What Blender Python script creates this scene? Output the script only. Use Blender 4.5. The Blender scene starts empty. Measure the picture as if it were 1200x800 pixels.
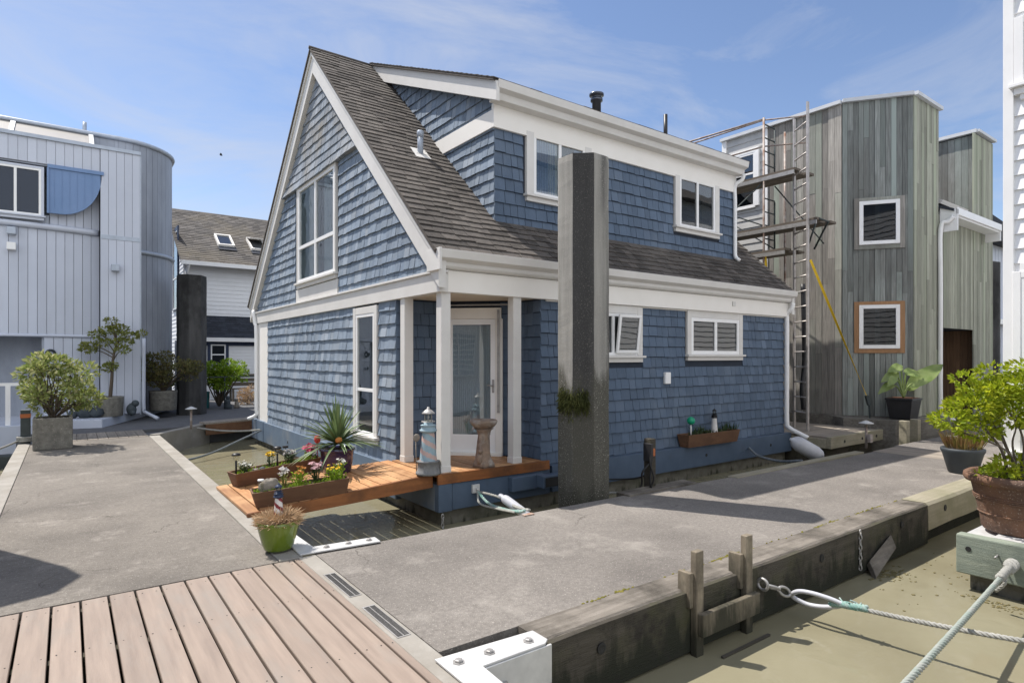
import bpy, bmesh, math, random
from mathutils import Vector, Matrix, noise as mnoise
rnd = random.Random(11)
SC = bpy.context.scene
COL = SC.collection
V = Vector
WATER_Z = -0.42

# ------------------------------------------------------------------ materials
MATS = {}
def mat(name, c1, c2=None, sc=6.0, rough=.75, rough2=None, bump=0.0, bsc=60.0, isl=0.0, hue=0.0, metal=0.0,
        stretch=(1, 1, 1), spec=.4, stain=None, stain_sc=.8, stain_lo=.45, stain_hi=.7, trans=0.0, det=6, speck=None, speck_sc=300,
        stain_stretch=(1, 1, 1), isl_mix=None, band=None, coat=0.0, crack=None, stain2=None):
    m = bpy.data.materials.new(name); m.use_nodes = True
    nt = m.node_tree; N = nt.nodes; L = nt.links
    for n in list(N): N.remove(n)
    out = N.new('ShaderNodeOutputMaterial'); p = N.new('ShaderNodeBsdfPrincipled')
    p.inputs['Roughness'].default_value = rough; p.inputs['Metallic'].default_value = metal
    p.inputs['Specular IOR Level'].default_value = spec
    if coat: p.inputs['Coat Weight'].default_value = coat
    L.new(p.outputs[0], out.inputs[0])
    tc = N.new('ShaderNodeTexCoord')
    def mapping(s):
        mp = N.new('ShaderNodeMapping'); mp.inputs['Scale'].default_value = s
        L.new(tc.outputs['Object'], mp.inputs['Vector']); return mp.outputs[0]
    def noise(vec, scale, detail=det, r=.6):
        n = N.new('ShaderNodeTexNoise'); n.inputs['Scale'].default_value = scale
        n.inputs['Detail'].default_value = detail; n.inputs['Roughness'].default_value = r
        L.new(vec, n.inputs['Vector']); return n.outputs['Fac']
    def ramp(fac, lo, hi):
        r = N.new('ShaderNodeMapRange'); r.inputs[1].default_value = lo; r.inputs[2].default_value = hi
        L.new(fac, r.inputs[0]); return r.outputs[0]
    def mix(fac, a, b, mode='MIX'):
        x = N.new('ShaderNodeMix'); x.data_type = 'RGBA'; x.blend_type = mode
        if isinstance(fac, (int, float)): x.inputs[0].default_value = fac
        else: L.new(fac, x.inputs[0])
        for i, v in ((6, a), (7, b)):
            if isinstance(v, tuple): x.inputs[i].default_value = (*v, 1)
            else: L.new(v, x.inputs[i])
        return x.outputs[2]
    vec = mapping(stretch)
    c2 = c2 or tuple(x * .8 for x in c1)
    nf = noise(vec, sc)
    col = mix(ramp(nf, .32, .68), c1, c2)
    geo = N.new('ShaderNodeNewGeometry')
    if isl_mix:
        w = N.new('ShaderNodeTexWhiteNoise'); w.noise_dimensions = '1D'; L.new(geo.outputs['Random Per Island'], w.inputs['W'])
        col = mix(ramp(w.outputs['Value'], 1 - isl_mix[1], 1.0), col, isl_mix[0])
    if isl:
        mr = N.new('ShaderNodeMapRange'); mr.inputs[3].default_value = 1 - isl; mr.inputs[4].default_value = 1 + isl
        L.new(geo.outputs['Random Per Island'], mr.inputs[0])
        hsv = N.new('ShaderNodeHueSaturation'); L.new(mr.outputs[0], hsv.inputs['Value']); L.new(col, hsv.inputs['Color'])
        if hue:
            w2 = N.new('ShaderNodeTexWhiteNoise'); w2.noise_dimensions = '1D'
            L.new(geo.outputs['Random Per Island'], w2.inputs['W'])
            m2 = N.new('ShaderNodeMapRange'); m2.inputs[3].default_value = .5 - hue; m2.inputs[4].default_value = .5 + hue
            L.new(w2.outputs['Value'], m2.inputs[0]); L.new(m2.outputs[0], hsv.inputs['Hue'])
        col = hsv.outputs[0]
    if stain:
        s = noise(mapping(stain_stretch), stain_sc, 8, .65)
        col = mix(ramp(s, stain_lo, stain_hi), col, stain)
    if band:                                   # weathering bands at real heights: list of (z0, z1, colour, amount)
        sep = N.new('ShaderNodeSeparateXYZ'); L.new(tc.outputs['Object'], sep.inputs[0])
        wob = noise(mapping((3, 3, .7)), 2.5, 6)
        add = N.new('ShaderNodeMath'); add.operation = 'MULTIPLY_ADD'; add.inputs[1].default_value = .9
        L.new(wob, add.inputs[0]); L.new(sep.outputs[2], add.inputs[2])
        for z0, z1, c, amt in band:
            r = ramp(add.outputs[0], z0, z1)
            a = N.new('ShaderNodeMath'); a.operation = 'MULTIPLY'; a.inputs[1].default_value = amt; L.new(r, a.inputs[0])
            col = mix(a.outputs[0], col, c)
    if stain2:
        s = noise(mapping((1, 1, 1)), stain2[1], 9, .72)
        col = mix(ramp(s, stain2[2], stain2[3]), col, stain2[0])
    if crack:
        vo = N.new('ShaderNodeTexVoronoi'); vo.feature = 'DISTANCE_TO_EDGE'; vo.inputs['Scale'].default_value = crack[1]
        nv = N.new('ShaderNodeTexNoise'); nv.inputs['Scale'].default_value = 3.0; nv.inputs['Detail'].default_value = 8; nv.inputs['Roughness'].default_value = .7
        L.new(tc.outputs['Object'], nv.inputs['Vector'])
        va = N.new('ShaderNodeMix'); va.data_type = 'RGBA'; va.blend_type = 'LINEAR_LIGHT'; va.inputs[0].default_value = .16
        L.new(tc.outputs['Object'], va.inputs[6]); L.new(nv.outputs['Color'], va.inputs[7]); L.new(va.outputs[2], vo.inputs['Vector'])
        a = N.new('ShaderNodeMapRange'); a.inputs[1].default_value = .0; a.inputs[2].default_value = crack[2]; a.inputs[3].default_value = 1; a.inputs[4].default_value = 0
        L.new(vo.outputs['Distance'], a.inputs[0]); msk = ramp(noise(mapping((1, 1, 1)), .9, 3), .5, .58)
        mu = N.new('ShaderNodeMath'); mu.operation = 'MULTIPLY'; L.new(a.outputs[0], mu.inputs[0]); L.new(msk, mu.inputs[1])
        col = mix(mu.outputs[0], col, crack[0])
    if speck:
        s = noise(mapping((1, 1, 1)), speck_sc, 2, .7)
        col = mix(ramp(s, .6, .72), col, speck)
    L.new(col, p.inputs['Base Color'])
    if rough2 is not None:
        mr = N.new('ShaderNodeMapRange'); mr.inputs[3].default_value = rough; mr.inputs[4].default_value = rough2
        L.new(nf, mr.inputs[0]); L.new(mr.outputs[0], p.inputs['Roughness'])
    if bump:
        b = N.new('ShaderNodeBump'); b.inputs['Strength'].default_value = bump; b.inputs['Distance'].default_value = .02
        L.new(noise(vec, bsc, 5), b.inputs['Height']); L.new(b.outputs[0], p.inputs['Normal'])
    if trans:
        t = N.new('ShaderNodeBsdfTranslucent'); L.new(col, t.inputs[0])
        ms = N.new('ShaderNodeMixShader'); ms.inputs[0].default_value = trans
        L.new(p.outputs[0], ms.inputs[1]); L.new(t.outputs[0], ms.inputs[2]); L.new(ms.outputs[0], out.inputs[0])
    MATS[name] = m; return m

def glass_mat(name, tint=(.75, .8, .82), refl=.12):
    m = bpy.data.materials.new(name); m.use_nodes = True
    nt = m.node_tree; N = nt.nodes; L = nt.links
    for n in list(N): N.remove(n)
    out = N.new('ShaderNodeOutputMaterial'); g = N.new('ShaderNodeBsdfGlossy'); g.inputs['Roughness'].default_value = .004
    t = N.new('ShaderNodeBsdfTransparent'); t.inputs[0].default_value = (*tint, 1)
    lw = N.new('ShaderNodeLayerWeight'); lw.inputs['Blend'].default_value = .5
    pw = N.new('ShaderNodeMath'); pw.operation = 'POWER'; pw.inputs[1].default_value = 4; L.new(lw.outputs['Facing'], pw.inputs[0])
    a = N.new('ShaderNodeMath'); a.operation = 'MULTIPLY_ADD'; a.use_clamp = True; a.inputs[1].default_value = .8; a.inputs[2].default_value = refl; L.new(pw.outputs[0], a.inputs[0])
    tc = N.new('ShaderNodeTexCoord'); nz = N.new('ShaderNodeTexNoise'); nz.inputs['Scale'].default_value = 2.2
    L.new(tc.outputs['Object'], nz.inputs['Vector'])
    b = N.new('ShaderNodeBump'); b.inputs['Strength'].default_value = .05; b.inputs['Distance'].default_value = .03
    L.new(nz.outputs['Fac'], b.inputs['Height']); L.new(b.outputs[0], g.inputs['Normal'])
    ms = N.new('ShaderNodeMixShader'); L.new(a.outputs[0], ms.inputs[0]); L.new(t.outputs[0], ms.inputs[1]); L.new(g.outputs[0], ms.inputs[2])
    L.new(ms.outputs[0], out.inputs[0]); MATS[name] = m; return m

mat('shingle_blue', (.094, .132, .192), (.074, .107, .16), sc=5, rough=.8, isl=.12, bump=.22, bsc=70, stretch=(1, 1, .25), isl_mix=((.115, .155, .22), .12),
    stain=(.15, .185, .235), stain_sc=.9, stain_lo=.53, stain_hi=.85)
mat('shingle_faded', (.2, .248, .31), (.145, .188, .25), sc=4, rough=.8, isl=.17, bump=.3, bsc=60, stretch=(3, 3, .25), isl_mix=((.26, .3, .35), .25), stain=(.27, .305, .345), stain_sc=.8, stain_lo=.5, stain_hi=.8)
mat('shingle_worn', (.25, .27, .3), (.16, .195, .24), sc=2.2, rough=.85, isl=.22, bump=.3, bsc=60, stretch=(1, 1, .3), stain=(.23, .215, .19), stain_sc=1.3, stain_lo=.5, stain_hi=.75)
mat('wall_dark', (.03, .04, .06), rough=.9)
mat('trim_white', (.66, .645, .62), (.6, .585, .56), sc=3, rough=.55, bump=.05, bsc=30, stain=(.5, .475, .43), stain_sc=1.6, stain_lo=.6, stain_hi=.95)
mat('trim_cream', (.8, .775, .735), (.76, .735, .69), sc=3, rough=.6)
mat('vinyl_white', (.82, .82, .82), (.78, .78, .78), sc=4, rough=.35)
mat('soffit', (.7, .62, .5), (.64, .56, .45), sc=4, rough=.6)
mat('roof_shingle', (.1, .087, .077), (.058, .052, .048), sc=9, rough=.95, isl=.42, bump=.5, bsc=160, stain=(.145, .13, .115), stain_sc=.8, stain_lo=.52, stain_hi=.8, speck=(.19, .17, .155), speck_sc=200)
mat('roof_slate', (.035, .04, .055), (.025, .03, .04), sc=9, rough=.9, isl=.25, bump=.3, bsc=120)
mat('roof_old', (.115, .105, .098), (.07, .066, .064), sc=3, rough=.95, isl=.35, stain=(.14, .122, .095), stain_sc=.7)
mat('blue_paint', (.072, .105, .158), (.056, .085, .132), sc=4, rough=.55, bump=.06, bsc=40, stain=(.05, .055, .06), stain_sc=1.5, stain_lo=.58, stain_hi=.8)
mat('blue_float', (.12, .165, .225), (.09, .13, .19), sc=4, rough=.6, stain=(.2, .21, .22), stain_sc=1.6, stain_lo=.5, stain_hi=.75)
mat('float_concrete', (.2, .19, .16), (.11, .105, .085), sc=5, rough=.9, bump=.4, bsc=25, stain=(.07, .075, .045), stain_sc=1.6, stain_lo=.5, stain_hi=.75, band=[(.46, .36, (.03, .032, .02), .9)])
mat('concrete', (.232, .212, .192), (.155, .141, .127), sc=30, rough=.93, bump=.55, bsc=110, speck=(.4, .37, .335), speck_sc=75, stain=(.098, .089, .081), stain_sc=.55, stain_lo=.44, stain_hi=.74,
    stain2=((.28, .258, .232), 1.5, .54, .7), crack=((.085, .075, .066), .42, .004))
mat('concrete_warm', (.215, .194, .17), (.148, .133, .116), sc=26, rough=.93, bump=.5, bsc=100, speck=(.36, .335, .3), speck_sc=70, stain=(.098, .088, .078), stain_sc=.6, stain_lo=.43, stain_hi=.7,
    stain2=((.275, .25, .222), 2.2, .55, .7), crack=((.08, .07, .06), .55, .005))
mat('concrete_kerb', (.32, .3, .27), (.25, .235, .21), sc=4, rough=.9, bump=.2, bsc=80, stain=(.22, .2, .17), stain_sc=1.8)
mat('asphalt', (.12, .12, .125), (.09, .09, .095), sc=5, rough=.95, bump=.2, bsc=140, speck=(.2, .2, .2), speck_sc=200)
mat('pile_concrete', (.32, .31, .285), (.2, .195, .18), sc=3.5, rough=.88, bump=.3, bsc=90, stretch=(2.5, 2.5, .22), stain=(.05, .05, .048), stain_sc=1.5, stain_lo=.52, stain_hi=.66,
    stain_stretch=(2.2, 2.2, .13), speck=(.4, .38, .34), speck_sc=90, band=[(2.3, 2.1, (.068, .066, .053), .95), (1.15, .85, (.035, .034, .026), .9)])
mat('pile_streak', (.06, .059, .057), (.038, .037, .036), sc=3, rough=.85, bump=.3, bsc=90, stretch=(2.5, 2.5, .2), stain=(.11, .11, .1), stain_sc=1.6, stain_stretch=(2, 2, .15), stain_lo=.56, stain_hi=.75, speck=(.2, .19, .17), speck_sc=90,
    band=[(2.3, 2.0, (.06, .058, .046), .92), (1.15, .85, (.03, .03, .022), .9)])
mat('pile_dark', (.085, .085, .085), (.04, .04, .042), sc=3, rough=.8, bump=.3, bsc=60, stretch=(2, 2, .3), stain=(.02, .02, .02), stain_sc=1, stain_stretch=(1, 1, .6), stain_lo=.45, stain_hi=.6)
mat('composite', (.295, .233, .19), (.228, .179, .147), sc=3, rough=.6, rough2=.42, isl=.1, bump=.12, bsc=40, stretch=(9, .6, 9), stain=(.25, .218, .188), stain_sc=2.2, stain_lo=.5, stain_hi=.72, stain_stretch=(2, .5, 1))
mat('cedar_deck', (.43, .23, .105), (.29, .135, .056), sc=3, rough=.5, isl=.32, bump=.15, bsc=30, stretch=(8, .7, 8), stain=(.56, .34, .17), stain_sc=2.4, stain_lo=.52, stain_hi=.75)
mat('cedar_fascia', (.3, .115, .035), (.2, .07, .022), sc=3, rough=.5, isl=.15, bump=.15, bsc=30, stretch=(.7, 8, 8), stain=(.1, .04, .015), stain_sc=2.4)
mat('cedar_pale', (.36, .2, .1), (.27, .15, .075), sc=3, rough=.75, isl=.12, bump=.15, bsc=40, stretch=(6, 6, .6))
mat('cedar_box', (.185, .095, .05), (.115, .058, .031), sc=3, rough=.7, isl=.15, bump=.2, bsc=40, stretch=(1, 6, 8), stain=(.1, .05, .028), stain_sc=3)
mat('timber_old', (.28, .25, .215), (.17, .15, .126), sc=3, rough=.92, bump=.7, bsc=26, stretch=(.6, 9, 9), stain=(.06, .052, .042), stain_sc=1.8, stain_lo=.42, stain_hi=.66, isl=.1)
mat('timber_face', (.082, .072, .057), (.04, .035, .027), sc=3, rough=.95, bump=.6, bsc=20, stretch=(.5, 6, 6), stain=(.058, .058, .028), stain_sc=1.8, stain_lo=.48, stain_hi=.68, stain2=((.025, .022, .018), 3.5, .52, .66), band=[(.3, .17, (.018, .02, .012), .95)])
mat('timber_new', (.325, .297, .222), (.24, .216, .16), sc=3, rough=.8, bump=.25, bsc=30, stretch=(.6, 8, 8), stain=(.2, .19, .12), stain_sc=1.8, isl=.1)
mat('timber_green', (.27, .3, .24), (.17, .2, .165), sc=3, rough=.85, bump=.4, bsc=26, stretch=(7, .7, 9), stain=(.1, .12, .1), stain_sc=2)
mat('timber_post', (.3, .255, .19), (.2, .165, .12), sc=3, rough=.9, bump=.5, bsc=30, stretch=(9, 9, .7), stain=(.07, .06, .045), stain_sc=2.5, stain_lo=.48, band=[(.95, .65, (.025, .026, .016), .92)])
mat('grey_boards', (.34, .32, .29), (.19, .18, .165), sc=5, rough=.9, isl=.33, bump=.4, bsc=30, stretch=(8, 8, .45), isl_mix=((.25, .285, .24), .35), stain=(.15, .138, .125), stain_sc=.9, stain_lo=.5, stain_hi=.78, stain_stretch=(1, 1, .35))
mat('grey_boards_blue', (.27, .285, .272), (.14, .15, .142), sc=5, rough=.9, isl=.33, bump=.4, bsc=30, stretch=(8, 8, .45), isl_mix=((.26, .3, .28), .4), stain=(.12, .115, .105), stain_sc=.9, stain_lo=.5, stain_hi=.75, stain_stretch=(1, 1, .35))
mat('grey_boards_pale', (.35, .36, .295), (.22, .225, .185), sc=5, rough=.9, isl=.28, bump=.35, bsc=30, stretch=(8, 8, .45), isl_mix=((.3, .33, .25), .4))
mat('brown_recess', (.16, .1, .06), (.09, .055, .035), sc=3, rough=.9, isl=.25, stretch=(8, 8, .6))
mat('clap_white', (.8, .81, .83), (.75, .76, .78), sc=2, rough=.6, stain=(.62, .62, .6), stain_sc=1.2, stain_lo=.6, stain_hi=.95)
mat('clap_grey', (.5, .5, .49), (.42, .42, .42), sc=3, rough=.7)
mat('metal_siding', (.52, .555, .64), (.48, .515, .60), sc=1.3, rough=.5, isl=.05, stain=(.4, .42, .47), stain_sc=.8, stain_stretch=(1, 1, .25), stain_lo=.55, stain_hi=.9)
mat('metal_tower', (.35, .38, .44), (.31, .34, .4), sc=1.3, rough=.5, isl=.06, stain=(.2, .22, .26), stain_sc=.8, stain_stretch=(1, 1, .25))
mat('metal_blue', (.17, .26, .45), (.14, .23, .41), sc=2, rough=.5)
mat('metal_trim', (.42, .47, .55), rough=.4, metal=.2)
mat('frosted', (.36, .335, .3), (.31, .29, .26), sc=1.0, rough=.3, spec=.6)
mat('navy_trim', (.02, .035, .08), rough=.5)
mat('galv', (.62, .62, .61), (.5, .5, .5), sc=9, rough=.5, metal=.25, stain=(.36, .35, .33), stain_sc=3, stain_lo=.58, stain_hi=.85)
mat('grate_dark', (.12, .12, .125), (.07, .07, .07), sc=50, rough=.6, metal=.4)
mat('steel', (.42, .41, .4), (.3, .29, .28), sc=14, rough=.5, metal=.55)
mat('scaffold_steel', (.4, .37, .35), (.2, .13, .1), sc=7, rough=.65, metal=.25, stain=(.16, .08, .05), stain_sc=5, stain_lo=.52, stain_hi=.7)
mat('scaffold_dark', (.06, .075, .08), (.04, .05, .05), sc=8, rough=.6, metal=.2)
mat('aluminium', (.5, .47, .45), (.36, .33, .31), sc=10, rough=.45, metal=.5)
mat('plank_pale', (.3, .26, .215), (.19, .165, .138), sc=3, rough=.9, isl=.15, stretch=(9, .6, 9))
mat('black_plastic', (.018, .018, .02), (.026, .026, .03), sc=9, rough=.45)
mat('black_metal', (.012, .012, .013), rough=.45)
mat('rubber', (.02, .02, .02), rough=.7)
mat('orange_plastic', (.4, .12, .04), rough=.5)
mat('yellow_strap', (.78, .52, .02), (.65, .42, .02), sc=20, rough=.7)
mat('rope_grey', (.36, .355, .33), (.24, .24, .22), sc=14, rough=.95, isl=.06, bump=.3, bsc=120)
mat('rope_green', (.23, .275, .245), (.31, .315, .29), sc=10, rough=.95)
mat('rope_teal', (.13, .3, .26), (.34, .37, .35), sc=18, rough=.95)
mat('rope_dark', (.1, .12, .14), (.2, .22, .24), sc=20, rough=.95)
mat('fender_white', (.5, .51, .54), (.4, .41, .45), sc=5, rough=.5)
mat('terracotta', (.2, .105, .062), (.1, .058, .04), sc=3.5, rough=.85, bump=.4, bsc=30, stain=(.06, .046, .04), stain_sc=2.4, stain_lo=.44, stain_hi=.7, speck=(.32, .25, .2), speck_sc=60)
mat('green_glaze', (.13, .185, .012), (.1, .15, .01), sc=3, rough=.18, coat=.6)
mat('blue_glaze', (.02, .016, .07), (.035, .02, .05), sc=5, rough=.15, coat=.6)
mat('pot_grey', (.05, .06, .068), (.035, .042, .05), sc=5, rough=.55)
mat('pot_concrete', (.21, .2, .175), (.12, .115, .1), sc=12, rough=.95, bump=.5, bsc=60, speck=(.36, .33, .29), speck_sc=50, isl=0)
mat('teal_glaze', (.02, .12, .13), rough=.25)
mat('soil', (.035, .024, .016), (.06, .042, .028), sc=20, rough=1, bump=.6, bsc=50)
mat('soil_red', (.2, .085, .045), (.1, .05, .03), sc=30, rough=1, bump=.6, bsc=60)
mat('bark', (.12, .095, .07), (.07, .055, .042), sc=14, rough=.95, bump=.5, bsc=40, stretch=(3, 3, .6))
mat('bark_pale', (.17, .14, .105), (.1, .08, .06), sc=14, rough=.95, bump=.5, bsc=40, stretch=(3, 3, .6))
mat('leaf_lime', (.38, .42, .025), (.26, .34, .02), sc=5, rough=.5, isl=.3, hue=.015, trans=.5)
mat('leaf_maple', (.3, .33, .11), (.18, .25, .06), sc=4, rough=.55, isl=.3, hue=.02, trans=.35, isl_mix=((.5, .45, .26), .35))
mat('leaf_olive', (.235, .25, .06), (.17, .195, .042), sc=4, rough=.55, isl=.3, hue=.02, trans=.35)
mat('leaf_bronze', (.17, .14, .05), (.11, .12, .035), sc=4, rough=.55, isl=.35, hue=.03, trans=.35)
mat('leaf_bright', (.27, .38, .03), (.2, .32, .025), sc=5, rough=.5, isl=.3, hue=.015, trans=.38)
mat('leaf_dark', (.045, .075, .025), (.03, .055, .018), sc=5, rough=.5, isl=.3, trans=.25)
mat('leaf_yucca', (.14, .2, .085), (.09, .145, .06), sc=3, rough=.45, isl=.25, trans=.2)
mat('leaf_big', (.34, .42, .17), (.22, .32, .09), sc=5, rough=.4, trans=.4)
mat('dry_grass', (.55, .4, .25), (.4, .27, .16), sc=6, rough=.9, isl=.3, trans=.2)
mat('grass_red', (.2, .2, .05), (.22, .09, .05), sc=9, rough=.8, isl=.3, trans=.3)
mat('moss', (.07, .075, .018), (.035, .045, .012), sc=9, rough=1, isl=.3, trans=.2)
mat('moss_yellow', (.2, .17, .03), (.1, .1, .02), sc=20, rough=1)
for nm, c in dict(petal_white=(.75, .75, .7), petal_yellow=(.75, .5, .02), petal_pink=(.62, .1, .2), petal_blush=(.65, .42, .45), petal_orange=(.6, .25, .06), petal_grey=(.5, .47, .45)).items():
    mat(nm, c, rough=.7, trans=.25, isl=.12)
mat('bulb_red', (.62, .07, .05), (.5, .04, .05), sc=6, rough=.25, coat=.5)
mat('ball_green', (.01, .3, .16), rough=.3)
mat('lh_blue', (.22, .33, .39), (.3, .38, .42), sc=12, rough=.75, bump=.25, bsc=40)
mat('lh_pink', (.52, .36, .32), (.42, .32, .3), sc=10, rough=.75, bump=.25, bsc=40)
mat('lh_grey', (.14, .145, .15), (.2, .2, .2), sc=20, rough=.85, bump=.4, bsc=40)
mat('lh_white', (.7, .68, .66), (.6, .58, .56), sc=12, rough=.6)
mat('lh_red', (.22, .03, .035), rough=.5)
mat('stone_warm', (.28, .2, .145), (.14, .105, .085), sc=7, rough=.85, bump=.6, bsc=24, stain=(.36, .33, .3), stain_sc=6, stain_lo=.5)
mat('stone_dark', (.035, .045, .055), (.06, .075, .085), sc=8, rough=.7)
mat('stone_pale', (.3, .27, .23), (.15, .13, .11), sc=9, rough=.9, bump=.5, bsc=30)
mat('curtain', (.75, .76, .78), (.66, .67, .7), sc=3, rough=.9, trans=.3)
mat('curtain_blue', (.2, .27, .42), (.3, .36, .48), sc=3, rough=.9)
mat('blind_white', (.5, .5, .5), rough=.8)
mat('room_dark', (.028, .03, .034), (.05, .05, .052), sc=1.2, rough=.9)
mat('room_amber', (.1, .07, .045), (.03, .03, .03), sc=1.6, rough=.9)
mat('bench_wood', (.16, .13, .1), (.1, .085, .07), sc=5, rough=.9, stretch=(.6, 8, 8))
mat('debris', (.16, .13, .06), (.1, .09, .035), sc=14, rough=1, bump=.8, bsc=50, speck=(.4, .34, .2), speck_sc=50)
mat('rust_plate', (.3, .13, .07), (.4, .35, .3), sc=20, rough=.8)
mat('flue_steel', (.1, .11, .13), rough=.3, metal=.8)
mat('plank_dark', (.15, .125, .1), (.085, .07, .058), sc=4, rough=.9, stretch=(9, .6, 9))
mat('timber_grey', (.23, .215, .19), (.13, .12, .105), sc=3, rough=.9, bump=.4, bsc=26, stretch=(.7, 7, 9), stain=(.07, .065, .055), stain_sc=1.5)
mat('galv_cap', (.58, .6, .63), (.5, .52, .55), sc=3, rough=.5)
mat('bird', (.03, .03, .03), rough=.9)
glass_mat('glass'); glass_mat('glass_dark', (.5, .6, .75), .04); glass_mat('lamp_glass', (.9, .9, .85), .05)
glass_mat('glass_mirror', (.45, .48, .5), .13)
glass_mat('glass_low', (.4, .43, .45), .05)

# ------------------------------------------------------------------ mesh builder
class MB:
    def __init__(s): s.v = []; s.f = []; s.mi = []; s.cur = 0; s.sm = []
    def add(s, vs, fs, smooth=False):
        b = len(s.v); s.v += [tuple(x) for x in vs]
        for f in fs: s.f.append(tuple(b + i for i in f)); s.mi.append(s.cur); s.sm.append(smooth)
        return s
    def hexa(s, p):   # 8 points: 0-3 bottom ccw, 4-7 top
        return s.add(p, [(3, 2, 1, 0), (4, 5, 6, 7), (0, 1, 5, 4), (1, 2, 6, 5), (2, 3, 7, 6), (3, 0, 4, 7)])
    def box(s, x0, x1, y0, y1, z0, z1):
        return s.hexa([(x0, y0, z0), (x1, y0, z0), (x1, y1, z0), (x0, y1, z0), (x0, y0, z1), (x1, y0, z1), (x1, y1, z1), (x0, y1, z1)])
    def fbox(s, fr, u0, u1, v0, v1, w0, w1):   # box in a local frame (O,U,Vv,N)
        O, U, W, N = fr
        P = lambda u, v, w: O + U * u + W * v + N * w
        return s.hexa([P(u0, v0, w0), P(u1, v0, w0), P(u1, v0, w1), P(u0, v0, w1), P(u0, v1, w0), P(u1, v1, w0), P(u1, v1, w1), P(u0, v1, w1)])
    def prism(s, poly, vec, smooth=False):     # poly = 3D points, extruded by vec
        n = len(poly); vec = V(vec); a = [V(p) for p in poly]
        s.add(a + [p + vec for p in a], [tuple(reversed(range(n))), tuple(range(n, 2 * n))] + [(i, (i + 1) % n, n + (i + 1) % n, n + i) for i in range(n)], smooth)
        return s
    def slab(s, poly2, z0, z1): return s.prism([(x, y, z0) for x, y in poly2], (0, 0, z1 - z0))
    def beam(s, p, q, w, h, up=(0, 0, 1)):     # rectangular bar between two points
        p, q = V(p), V(q); d = (q - p).normalized(); up = V(up)
        if abs(d.dot(up)) > .99: up = V((1, 0, 0))
        sx = d.cross(up).normalized(); uz = sx.cross(d)
        c = [sx * (a * w / 2) + uz * (b * h / 2) for a, b in ((-1, -1), (1, -1), (1, 1), (-1, 1))]
        return s.prism([p + k for k in c], q - p)
    def tube(s, pts, r, n=8, cap=True):
        pts = [V(p) for p in pts]; m = len(pts)
        rs = r if isinstance(r, (list, tuple)) else [r] * m
        t0 = (pts[1] - pts[0]).normalized(); a = V((0, 0, 1)) if abs(t0.z) < .9 else V((1, 0, 0))
        nx = t0.cross(a).normalized(); vs = []
        for i in range(m):
            t = (pts[min(i + 1, m - 1)] - pts[max(i - 1, 0)]).normalized()
            nx = (nx - t * nx.dot(t)).normalized(); ny = t.cross(nx)
            for k in range(n):
                an = 2 * math.pi * k / n; vs.append(pts[i] + (nx * math.cos(an) + ny * math.sin(an)) * rs[i])
        fs = [(i * n + k, i * n + (k + 1) % n, (i + 1) * n + (k + 1) % n, (i + 1) * n + k) for i in range(m - 1) for k in range(n)]
        if cap: fs += [tuple(reversed(range(n))), tuple(range((m - 1) * n, m * n))]
        return s.add(vs, fs, n > 4)
    def lathe(s, prof, c, n=24, smooth=True, rip=None, axis=None):
        cx, cy, cz = c; vs = []; m = len(prof)
        for i, (r, z) in enumerate(prof):
            for k in range(n):
                a = 2 * math.pi * k / n; rr = r * (1 + (rip(a, z) if rip else 0))
                vs.append(V((rr * math.cos(a), rr * math.sin(a), z)))
        if axis is not None:
            q = V((0, 0, 1)).rotation_difference(V(axis)); vs = [q @ p for p in vs]
        vs = [(p.x + cx, p.y + cy, p.z + cz) for p in vs]
        fs = [(i * n + k, i * n + (k + 1) % n, (i + 1) * n + (k + 1) % n, (i + 1) * n + k) for i in range(m - 1) for k in range(n)]
        if prof[0][0] > 1e-4: fs.append(tuple(reversed(range(n))))
        if prof[-1][0] > 1e-4: fs.append(tuple(range((m - 1) * n, m * n)))
        return s.add(vs, fs, smooth)
    def ball(s, c, r, n=12, sq=(1, 1, 1), rough=0):
        prof = [(math.sin(math.pi * i / (n // 2 + 2)), -math.cos(math.pi * i / (n // 2 + 2))) for i in range(n // 2 + 3)]
        vs = []
        for rr, z in prof:
            for k in range(n):
                a = 2 * math.pi * k / n
                d = V((rr * math.cos(a), rr * math.sin(a), z))
                q = 1 + (rough * mnoise.noise(d * 2.3 + V(c) * 7) if rough else 0)
                vs.append((c[0] + d.x * r * sq[0] * q, c[1] + d.y * r * sq[1] * q, c[2] + d.z * r * sq[2] * q))
        m = len(prof)
        return s.add(vs, [(i * n + k, i * n + (k + 1) % n, (i + 1) * n + (k + 1) % n, (i + 1) * n + k) for i in range(m - 1) for k in range(n)], True)
    def leaf(s, p, d, nrm, ln, wd, fold=.25, pts=4):
        d = d.normalized(); sd = d.cross(nrm)
        if sd.length < 1e-3: sd = d.cross(V((.3, .5, .8)))
        sd.normalize(); up = sd.cross(d)
        a = p; b = p + d * ln * .45 + sd * wd * .5 + up * wd * fold; c = p + d * ln - up * wd * fold * .6; e = p + d * ln * .45 - sd * wd * .5 + up * wd * fold
        mid = p + d * ln * .5
        return s.add([a, b, c, e], [(0, 1, 2), (0, 2, 3)])
    def build(s, name, m, parent=None, loc=None, bevel=0, label=None, cat=None, group=None, kind=None):
        me = bpy.data.meshes.new(name)
        if parent is not None:
            r = parent
            while r.parent: r = r.parent
            loc = V(r.location)
        else: loc = V(loc or (0, 0, 0))
        me.from_pydata([(x - loc.x, y - loc.y, z - loc.z) for x, y, z in s.v], [], s.f)
        bm = bmesh.new(); bm.from_mesh(me); bmesh.ops.recalc_face_normals(bm, faces=bm.faces); bm.to_mesh(me); bm.free(); me.update()
        ms = m if isinstance(m, (list, tuple)) else [m]
        for k in ms: me.materials.append(MATS[k])
        me.polygons.foreach_set('use_smooth', s.sm); me.polygons.foreach_set('material_index', s.mi)
        o = bpy.data.objects.new(name, me); COL.objects.link(o)
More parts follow.
